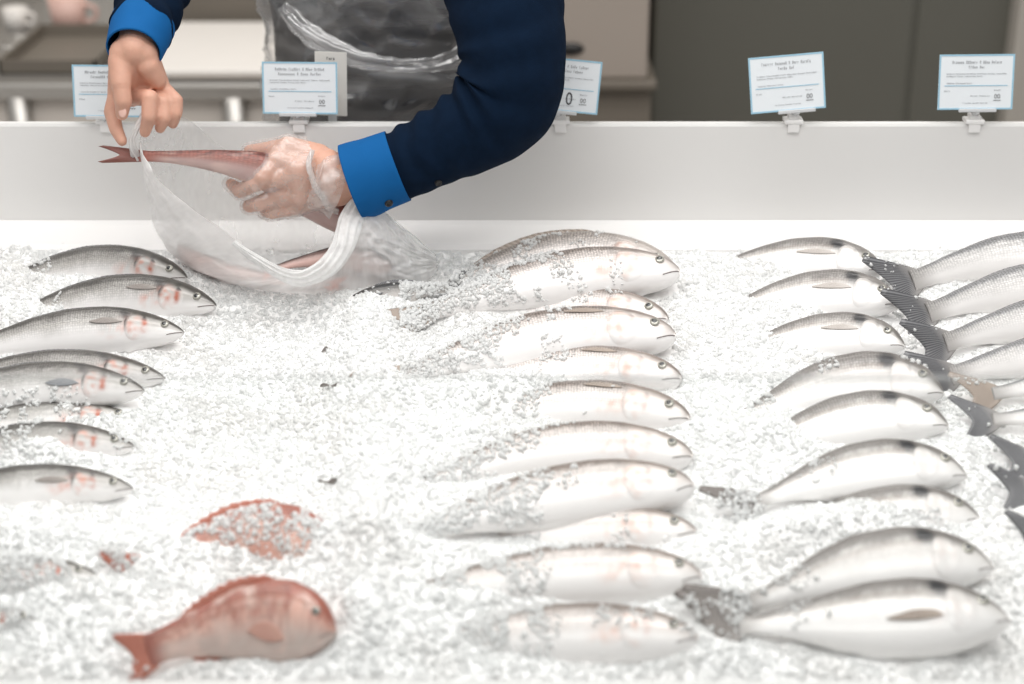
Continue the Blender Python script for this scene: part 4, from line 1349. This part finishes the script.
def wr(amp, f1, f2, mask=lambda t, th: 1.0, sd=0):
    def d(t, th, p):
        k = mask(t, th)
        return amp * k * (math.sin(t * f1 + 1.3 * math.sin(th * 2 + sd) + 2.2 * noise.noise(Vector((t * 7, math.cos(th), math.sin(th) + sd)))) + .7 * noise.noise(Vector((t * f2, math.cos(th) * 2, math.sin(th) * 2 + sd))))
    return d


# sweater: trunk and sleeves
tv_, tf_, tuv = sweep([hip + [0, .0, -.06], hip, (hip + chest) / 2, chest, chest + [0, -.01, .12], neck + [0, 0, -.02]],
                      [[.125, .185], [.125, .185], [.120, .180], [.125, .190], [.11, .17], [.065, .075]], 50, 48, disp=wr(.003, 30, 12))
mesh_obj('sweater', tv_, tf_, MAT['navy'], person, uv=tuv)
pxr = lambda r, y: r / F * (y + .12) / math.cos(PITCH) * .985
path = [(388, 171, 1.982, 31), (412, 160, 1.984, 32.5), (442, 145, 1.988, 35), (478, 126, 1.994, 41), (505, 100, 2.0, 47), (513, 62, 2.01, 47), (508, 20, 2.04, 50), (503, -20, 2.08, 54), (500, -80, 2.15, 57), (515, -170, 2.27, 60)]
pts = [P(a, b, y) for a, b, y, r in path]; rad = [pxr(r, y) for a, b, y, r in path]


def fold_mask(t, th):
    el = math.exp(-((t - .40) / .22) ** 2)
    inner = (.5 - .5 * math.sin(th)) ** .8
    return .14 + 1.15 * el * inner + .25 * inner * (1 - el) * (t < .5)


V, Fc, UV = sweep(pts, rad, 150, 64, disp=wr(.0034, 78, 26, fold_mask, 2))
sl = mesh_obj('sleeve', V, Fc, MAT['navy'], person, uv=UV)
ptsL = [WL + dirL * .040, WL + dirL * .09, WL + dirL * .16, WL + dirL * .24, elL + np.array([.05, .03, .03]), (elL + shL) / 2 + [0, .02, .02], shL]
V, Fc, UV = sweep(ptsL, [.0375, .0415, .046, .052, .058, .066, .075], 100, 48, disp=wr(.0028, 50, 14, sd=5))
sl2 = mesh_obj('sleeve', V, Fc, MAT['navy'], person, uv=UV)


def cuff(pts, rad, parent):
    V, Fc, UV = sweep(pts, rad, 24, 56, caps=False, disp=lambda t, th, p: .0009 * noise.noise(Vector(p * 45)))
    o = mesh_obj('shirt_cuff', V, Fc, MAT['blue'], parent, uv=UV)
    md = o.modifiers.new('s', 'SOLIDIFY'); md.thickness = .0022; md.offset = -1
    return o


cf = cuff([P(352, 183, 1.978), P(362, 179.5, 1.979), P(378, 173.5, 1.980), P(398, 166, 1.983)], [pxr(36.5, 1.98), pxr(36, 1.98), pxr(34.5, 1.98), pxr(33.5, 1.98)], sl)
cuff([WL + dirL * -.002, WL + dirL * .015, WL + dirL * .034, WL + dirL * .052], [.0345, .0365, .0385, .0405], sl2)


def button(pxy, nrm, parent, r=.0055):
    p = np.asarray(pxy); nrm = unit(nrm)
    a = unit(np.cross(nrm, [.1, .2, .95])); b = np.cross(nrm, a)
    V, Fc = [], []
    prof = [(0, .0006), (.35, .0004), (.62, .0012), (.8, .0022), (.95, .0016), (1.0, 0.0), (1.0, -.003)]
    for rr, hh in prof:
        for j in range(24):
            th = 2 * math.pi * j / 24
            V.append(p + (a * math.cos(th) + b * math.sin(th)) * r * max(rr, .02) + nrm * hh)
    for i in range(len(prof) - 1):
        for j in range(24):
            k = (j + 1) % 24
            Fc.append((i * 24 + j, i * 24 + k, (i + 1) * 24 + k, (i + 1) * 24 + j))
    Fc.append(tuple(range(24)))
    mesh_obj('button', V, Fc, MAT['black'], parent)


def on_tube(ax0, ax1, tgt, r_px, y):
    """point on the front of a sleeve whose axis runs through two image points"""
    a0, a1, g = np.array(ax0, float), np.array(ax1, float), np.array(tgt, float)
    d = unit(a1 - a0); foot = a0 + d * ((g - a0) @ d); off = g - foot
    k = min(np.linalg.norm(off) / r_px, .96)
    c = P(foot[0], foot[1], y); pv = unit(P(g[0], g[1], y) - c); rr = pxr(r_px, y)
    tc = -unit(ray(*foot)); tc = unit(tc - (tc @ pv) * pv)
    nrm = pv * k + tc * math.sqrt(1 - k * k)
    return c + nrm * rr, nrm


p, n_ = on_tube((352, 183), (398, 166), (385, 193), 34, 1.981)
button(p + n_ * .0020, n_ + np.array([0, -.35, 0]), cf)
p, n_ = on_tube((412, 160), (442, 145), (434, 174), 34, 1.987)
button(p + n_ * .0012, n_ + np.array([0, -.35, 0]), sl, .0045)

# trousers
for sx in (-1, 1):
    V, Fc, UV = sweep([hip + [sx * .075, 0, .02], hip + [sx * .09, 0, -.12], [hip[0] + sx * .098, 2.43, .5], [hip[0] + sx * .10, 2.45, .1]], [.115, .11, .085, .075], 40, 28, disp=wr(.003, 40, 10))
    mesh_obj('trouser_leg', V, Fc, MAT['trousers'], person, uv=UV)
    V, Fc = merge([ellipsoid([hip[0] + sx * .10, 2.36, .045], (.055, .14, .045))])
    mesh_obj('shoe', V, Fc, MAT['black'], person)


# apron: a shaped cloth wrapped round the front of the trunk
def wrap(rad_extra, z0, z1, half, nz_, nth, dispf, flare=0.0):
    V, UV = [], []
    zs = np.linspace(z0, z1, nz_)
    for i, z in enumerate(zs):
        b = i / (nz_ - 1)
        f = np.clip((z - hip[2]) / (chest[2] - hip[2]), -2, 2)
        cx = hip[0]; cy = hip[1] + (chest[1] - hip[1]) * f
        rx = np.interp(f, [-2, -.6, 0, .5, 1], [.20, .195, .192, .184, .192]) + rad_extra + flare * max(0, -f)
        ryy = np.interp(f, [-2, -.6, 0, .5, 1], [.15, .140, .130, .124, .128]) + rad_extra + flare * max(0, -f)
        for j in range(nth):
            a = j / (nth - 1)
            th = (a * 2 - 1) * half
            d = np.array([math.sin(th), -math.cos(th), 0])
            p = np.array([cx + rx * math.sin(th), cy - ryy * math.cos(th), z])
            V.append(p + d * dispf(a, b, z)); UV.append((a, b))
    Fc = [(i * nth + j, i * nth + j + 1, (i + 1) * nth + j + 1, (i + 1) * nth + j) for i in range(nz_ - 1) for j in range(nth - 1)]
    return V, Fc, UV


V, Fc, UV = wrap(.006, .45, 1.36, R(104), 70, 90, lambda a, b, z: .006 * math.sin(a * 22 + 2 * math.sin(z * 5)) * (1.2 - b) + .004 * noise.noise(Vector((a * 9, z * 9, 2))), .01)
o = mesh_obj('apron', V, Fc, MAT['apron'], person, uv=UV)
md = o.modifiers.new('s', 'SOLIDIFY'); md.thickness = .002


def crinkle(a, b, z):
    q = Vector((a * 6, z * 16, 1.0))
    r1 = 1 - abs(noise.noise(Vector((a * 5 + z * 6, z * 13 - a * 5, .4)))) * 2
    r2 = 1 - abs(noise.noise(Vector((a * 12 - z * 9, z * 26 + a * 7, 3.4)))) * 2
    return .006 + .011 * max(0, r1) ** 2 + .006 * max(0, r2) ** 2 + .006 * math.sin(a * 17 + z * 20)


V, Fc, UV = wrap(.012, .50, 1.37, R(108), 190, 200, crinkle, .012)
pa = mesh_obj('plastic_apron', V, Fc, MAT['plastic_apron'], person, uv=UV)
pa['label'] = 'crinkled clear plastic apron over the dark one'
# apron tie: bunched film across the waist
V, Fc, UV = sweep([P(283, 8, 2.245), P(310, 34, 2.215), P(350, 56, 2.20), (P(400, 66, 2.20)), P(446, 62, 2.205), P(470, 50, 2.215)], [[.008, .010], [.007, .013], [.006, .012], [.006, .010], [.006, .011], [.006, .014]], 120, 24,
                  disp=lambda t, th, p: .003 * math.sin(th * 4 + t * 8) + .003 * noise.noise(Vector(p * 55)))
mesh_obj('gathered_film', V, Fc, MAT['plastic_apron'], person, uv=UV)

# ------------------------------------------------------------------ room behind
def flat(name, lo, hi, mat, kind='structure'):
    V, Fc = box2(lo, hi)
    o = mesh_obj(name, V, Fc, mat, smooth=False)
    return tag(o, kind=kind)


o = flat('floor', (-4, -1.2, -.05), (4, 4.6, 0), MAT['floor']); tag(o, 'grey floor behind and in front of the counter', 'floor')
o = flat('wall_back', (-4, 4.6, 0), (4, 4.7, 3.1), MAT['wall']); tag(o, 'warm grey wall at the back of the preparation area', 'wall')

# steel work table, left
YF = 3.25
ztab = P(100, 84, YF)[2]
xa, xb = P(-70, 84, YF)[0], P(420, 84, YF)[0]
root = thing('work_table', ((xa + xb) / 2, 3.6, 0), 'long stainless steel work table behind the worker on the left', 'table')
V, Fc = merge([box2((xa, YF, ztab - .035), (xb, 4.15, ztab), .005), box2((xa, 4.13, ztab - .01), (xb, 4.16, ztab + .5), .004)])
mesh_obj('tabletop', V, Fc, MAT['steel'], root, smooth=False)
for lx in (P(15, 100, YF)[0], P(232, 100, YF)[0], xb - .05):
    for ly in (YF + .022, 4.08):
        V, Fc, UV = sweep([(lx, ly, 0), (lx, ly, ztab / 2), (lx, ly, ztab - .03)], [.026] * 3, 6, 20)
        mesh_obj('leg', V, Fc, MAT['card_plain'] if False else MAT['steel'], root)
V, Fc = box2((xa + .03, YF + .05, .22), (xb - .03, 4.1, .25), .004)
mesh_obj('undershelf', V, Fc, MAT['taupe'], root, smooth=False)
V, Fc = box2((xa + .02, YF + .03, .25), (xb - .02, YF + .05, ztab - .035), .002)
mesh_obj('apron_panel', V, Fc, MAT['warm_grey'], root, smooth=False)
# white cutting board on the table
a, b = P(140, 74, YF + .05), P(292, 74, YF + .05)
root = thing('cutting_board', ((a[0] + b[0]) / 2, 3.5, ztab), 'thick white cutting board on the steel table behind the worker', 'cutting board')
V, Fc = box2((a[0], YF + .02, ztab), (b[0], YF + .47, ztab + .025), .006)
mesh_obj('slab', V, Fc, MAT['white_board'], root, smooth=False)
V, Fc = box2((a[0] + .02, YF + .018, ztab + .007), (b[0] - .02, YF + .021, ztab + .012), .0005)
mesh_obj('edge_groove', V, Fc, MAT['beige'], root, smooth=False)
# steel container behind the board
a, b = P(172, 20, YF + .6), P(268, 20, YF + .6)
root = thing('steel_container', ((a[0] + b[0]) / 2, YF + .65, ztab), 'shallow grey steel container behind the white cutting board', 'container')
V, Fc = box2((a[0], YF + .52, ztab), (b[0], YF + .80, ztab + .10), .012)
mesh_obj('tub', V, Fc, MAT['taupe'], root, smooth=False)
V, Fc = box2((a[0] - .01, YF + .51, ztab + .10), (b[0] + .01, YF + .81, ztab + .112), .004)
mesh_obj('lid', V, Fc, MAT['beige'], root, smooth=False)
# dark trays on the left of the table
a, b = P(8, 62, YF + .15), P(104, 62, YF + .15)
root = thing('steel_pan', ((a[0] + b[0]) / 2, YF + .25, ztab), 'shallow grey pan on the steel table left of the bare hand', 'pan')
lo, hi = np.array((a[0], YF + .08, ztab)), np.array((b[0], YF + .42, ztab + .03))
V, Fc = merge([box2(lo, (hi[0], hi[1], lo[2] + .003)), box2(lo, (hi[0], lo[1] + .006, hi[2])), box2((lo[0], hi[1] - .006, lo[2]), hi), box2(lo, (lo[0] + .006, hi[1], hi[2])), box2((hi[0] - .006, lo[1], lo[2]), hi)])
mesh_obj('pan_body', V, Fc, MAT['taupe'], root, smooth=False)
for sx, xx in ((-1, lo[0]), (1, hi[0])):
    V, Fc, UV = sweep([(xx, YF + .2, ztab + .025), (xx + sx * .03, YF + .21, ztab + .03), (xx + sx * .03, YF + .29, ztab + .03), (xx, YF + .30, ztab + .025)], [.004] * 4, 20, 10)
    mesh_obj('handle', V, Fc, MAT['steel'], root)
# pink cup and pale cup, blurred
for (cx_, cy_, r_, hgt, mt, lab) in ((70, 30, .045, .075, 'pink', 'pale pink blurred cup on the table behind the bare hand'), (18, 34, .03, .05, 'white_board', 'small pale blurred cup at the far left of the table')):
    c = P(cx_, cy_, YF + .50); c[2] = ztab
    root = thing('cup', c, lab, 'cup')
    prof = [(0, .0), (.78, 0.0), (.82, .01), (1.0, 1.0), (.94, 1.0), (.78, .05), (0, .045)]
    V, Fc = [], []
    for rr, hh in prof:
        for j in range(28):
            th = 2 * math.pi * j / 28
            V.append((c[0] + r_ * max(rr, .01) * math.cos(th), c[1] + r_ * max(rr, .01) * math.sin(th), ztab + hh * hgt))
    for i in range(len(prof) - 1):
        for j in range(28):
            k = (j + 1) % 28
            Fc.append((i * 28 + j, i * 28 + k, (i + 1) * 28 + k, (i + 1) * 28 + j))
    mesh_obj('cup_body', V, Fc, MAT[mt], root)
    V, Fc, UV = sweep([(c[0] + r_ * .9, c[1] - .01, ztab + hgt * .8), (c[0] + r_ * 1.5, c[1] - .01, ztab + hgt * .7), (c[0] + r_ * 1.45, c[1] - .01, ztab + hgt * .35), (c[0] + r_ * .85, c[1] - .01, ztab + hgt * .25)], [.005] * 4, 24, 10)
    mesh_obj('handle', V, Fc, MAT[mt], root)

# beige cabinet beside the steel doors
YC = 3.30
x0, x1 = P(470, 60, YC)[0], P(648, 60, YC)[0]
zc = P(600, 80, YC)[2]
root = thing('beige_cabinet', ((x0 + x1) / 2, 3.6, 0), 'beige cabinet with a dark recess behind the bent elbow', 'cabinet')
V, Fc = box2((x0, YC, zc), (x1, 3.95, zc + .55), .008)
mesh_obj('upper_body', V, Fc, MAT['beige'], root, smooth=False)
V, Fc = box2((x0, YC + .02, .0), (x1 + .012, 3.95, zc - .02), .006)
mesh_obj('lower_body', V, Fc, MAT['taupe'], root, smooth=False)
V, Fc = box2((x0, YC - .01, zc - .02), (x1 + .02, 3.96, zc), .005)
mesh_obj('shelf_edge', V, Fc, MAT['taupe'], root, smooth=False)
hc = P(570, 49, YC)
V, Fc = ellipsoid((hc[0], YC, hc[2]), (.03, .01, .014), 24, 10)
mesh_obj('dark_recess', V, Fc, MAT['black'], root)

# dark steel double doors
YD = 3.5
x0, xs, x1 = P(652, 60, YD)[0], P(912, 60, YD)[0], P(1012, 60, YD)[0]
root = thing('cold_store', ((x0 + x1) / 2, 3.8, 0), 'dark grey steel cold cabinet with double doors behind the right price cards', 'cold cabinet')
V, Fc = box2((x0, YD + .03, 0), (x1, 4.3, 2.05), .006)
mesh_obj('body', V, Fc, MAT['steel_dark'], root, smooth=False)
for a, b in ((x0, xs - .004), (xs + .004, x1)):
    V, Fc = box2((a, YD, .08), (b, YD + .032, 2.02), .008)
    d = mesh_obj('door', V, Fc, MAT['steel_dark'], root, smooth=False)
    hx = (xs - .05) if b < xs else (xs + .05)
    V, Fc, UV = sweep([(hx, YD, 1.12), (hx, YD - .04, 1.14), (hx, YD - .04, 1.46), (hx, YD, 1.48)], [.009] * 4, 40, 14)
    mesh_obj('handle', V, Fc, MAT['steel'], d)
V, Fc = box2((xs - .004, YD + .008, .08), (xs + .004, YD + .03, 2.02))
mesh_obj('door_gasket', V, Fc, MAT['steel_dark'], root, smooth=False)
x2 = P(1013, 60, YD - .06)[0]
root = thing('wall_post', (x2 + .1, YD, 0), 'pale beige boxed post at the far right behind the last price card', 'post')
V, Fc = box2((x2, YD - .06, 0), (x2 + .25, YD + .02, 2.4), .01)
mesh_obj('casing', V, Fc, MAT['wall'], root, smooth=False)
V, Fc = box2((x2 - .004, YD - .065, 0), (x2 + .254, YD + .02, .12), .004)
mesh_obj('base_block', V, Fc, MAT['beige'], root, smooth=False)

# ------------------------------------------------------------------ light
def area(name, loc, size, size_y, power, rot=(0, 0, 0), color=(1, 1, 1)):
    l = bpy.data.lights.new(name, 'AREA'); l.shape = 'RECTANGLE'; l.size = size; l.size_y = size_y; l.energy = power; l.color = color
    o = bpy.data.objects.new(name, l); COL.objects.link(o); o.location = loc; o.rotation_euler = rot
    return o


area('ceiling_light', (0, 1.25, 2.9), 3.0, .5, 31, color=(1, .985, .965))
area('ceiling_light', (0, 2.1, 2.9), 3.0, .4, 20, color=(1, .985, .965))
area('ceiling_light', (0, .1, 2.9), 3.0, .6, 24, color=(1, .985, .965))
area('ceiling_light', (-.4, 3.3, 2.9), 3.0, .4, 24, color=(1, .96, .92))
wd = bpy.data.worlds.new('World'); bpy.context.scene.world = wd; wd.use_nodes = True
bg = wd.node_tree.nodes['Background']; bg.inputs[0].default_value = (1.0, .99, .975, 1); bg.inputs[1].default_value = .42

# ------------------------------------------------------------------ camera
cam = bpy.data.cameras.new('Camera'); co = bpy.data.objects.new('Camera', cam); COL.objects.link(co)
co.location = CAM.tolist(); co.rotation_euler = (math.pi / 2 - PITCH, 0, 0)
cam.sensor_width = 36.0; cam.lens = F * 36.0 / 1024.0; cam.clip_start = .05; cam.clip_end = 30
cam.dof.use_dof = True
cam.dof.focus_distance = float((P(220, 170, 1.95) - CAM) @ FW)
cam.dof.aperture_fstop = 2.3
sc = bpy.context.scene
sc.camera = co
sc.view_settings.view_transform = 'Standard'
sc.view_settings.look = 'None'
sc.view_settings.gamma = 1.0
sc.view_settings.use_curve_mapping = False
sc.view_settings.exposure = 0.0
sc.cycles.transparent_max_bounces = 24
sc.cycles.max_bounces = 10
sc.cycles.diffuse_bounces = 5
sc.cycles.transmission_bounces = 8
sc.cycles.caustics_reflective = False
sc.cycles.caustics_refractive = False
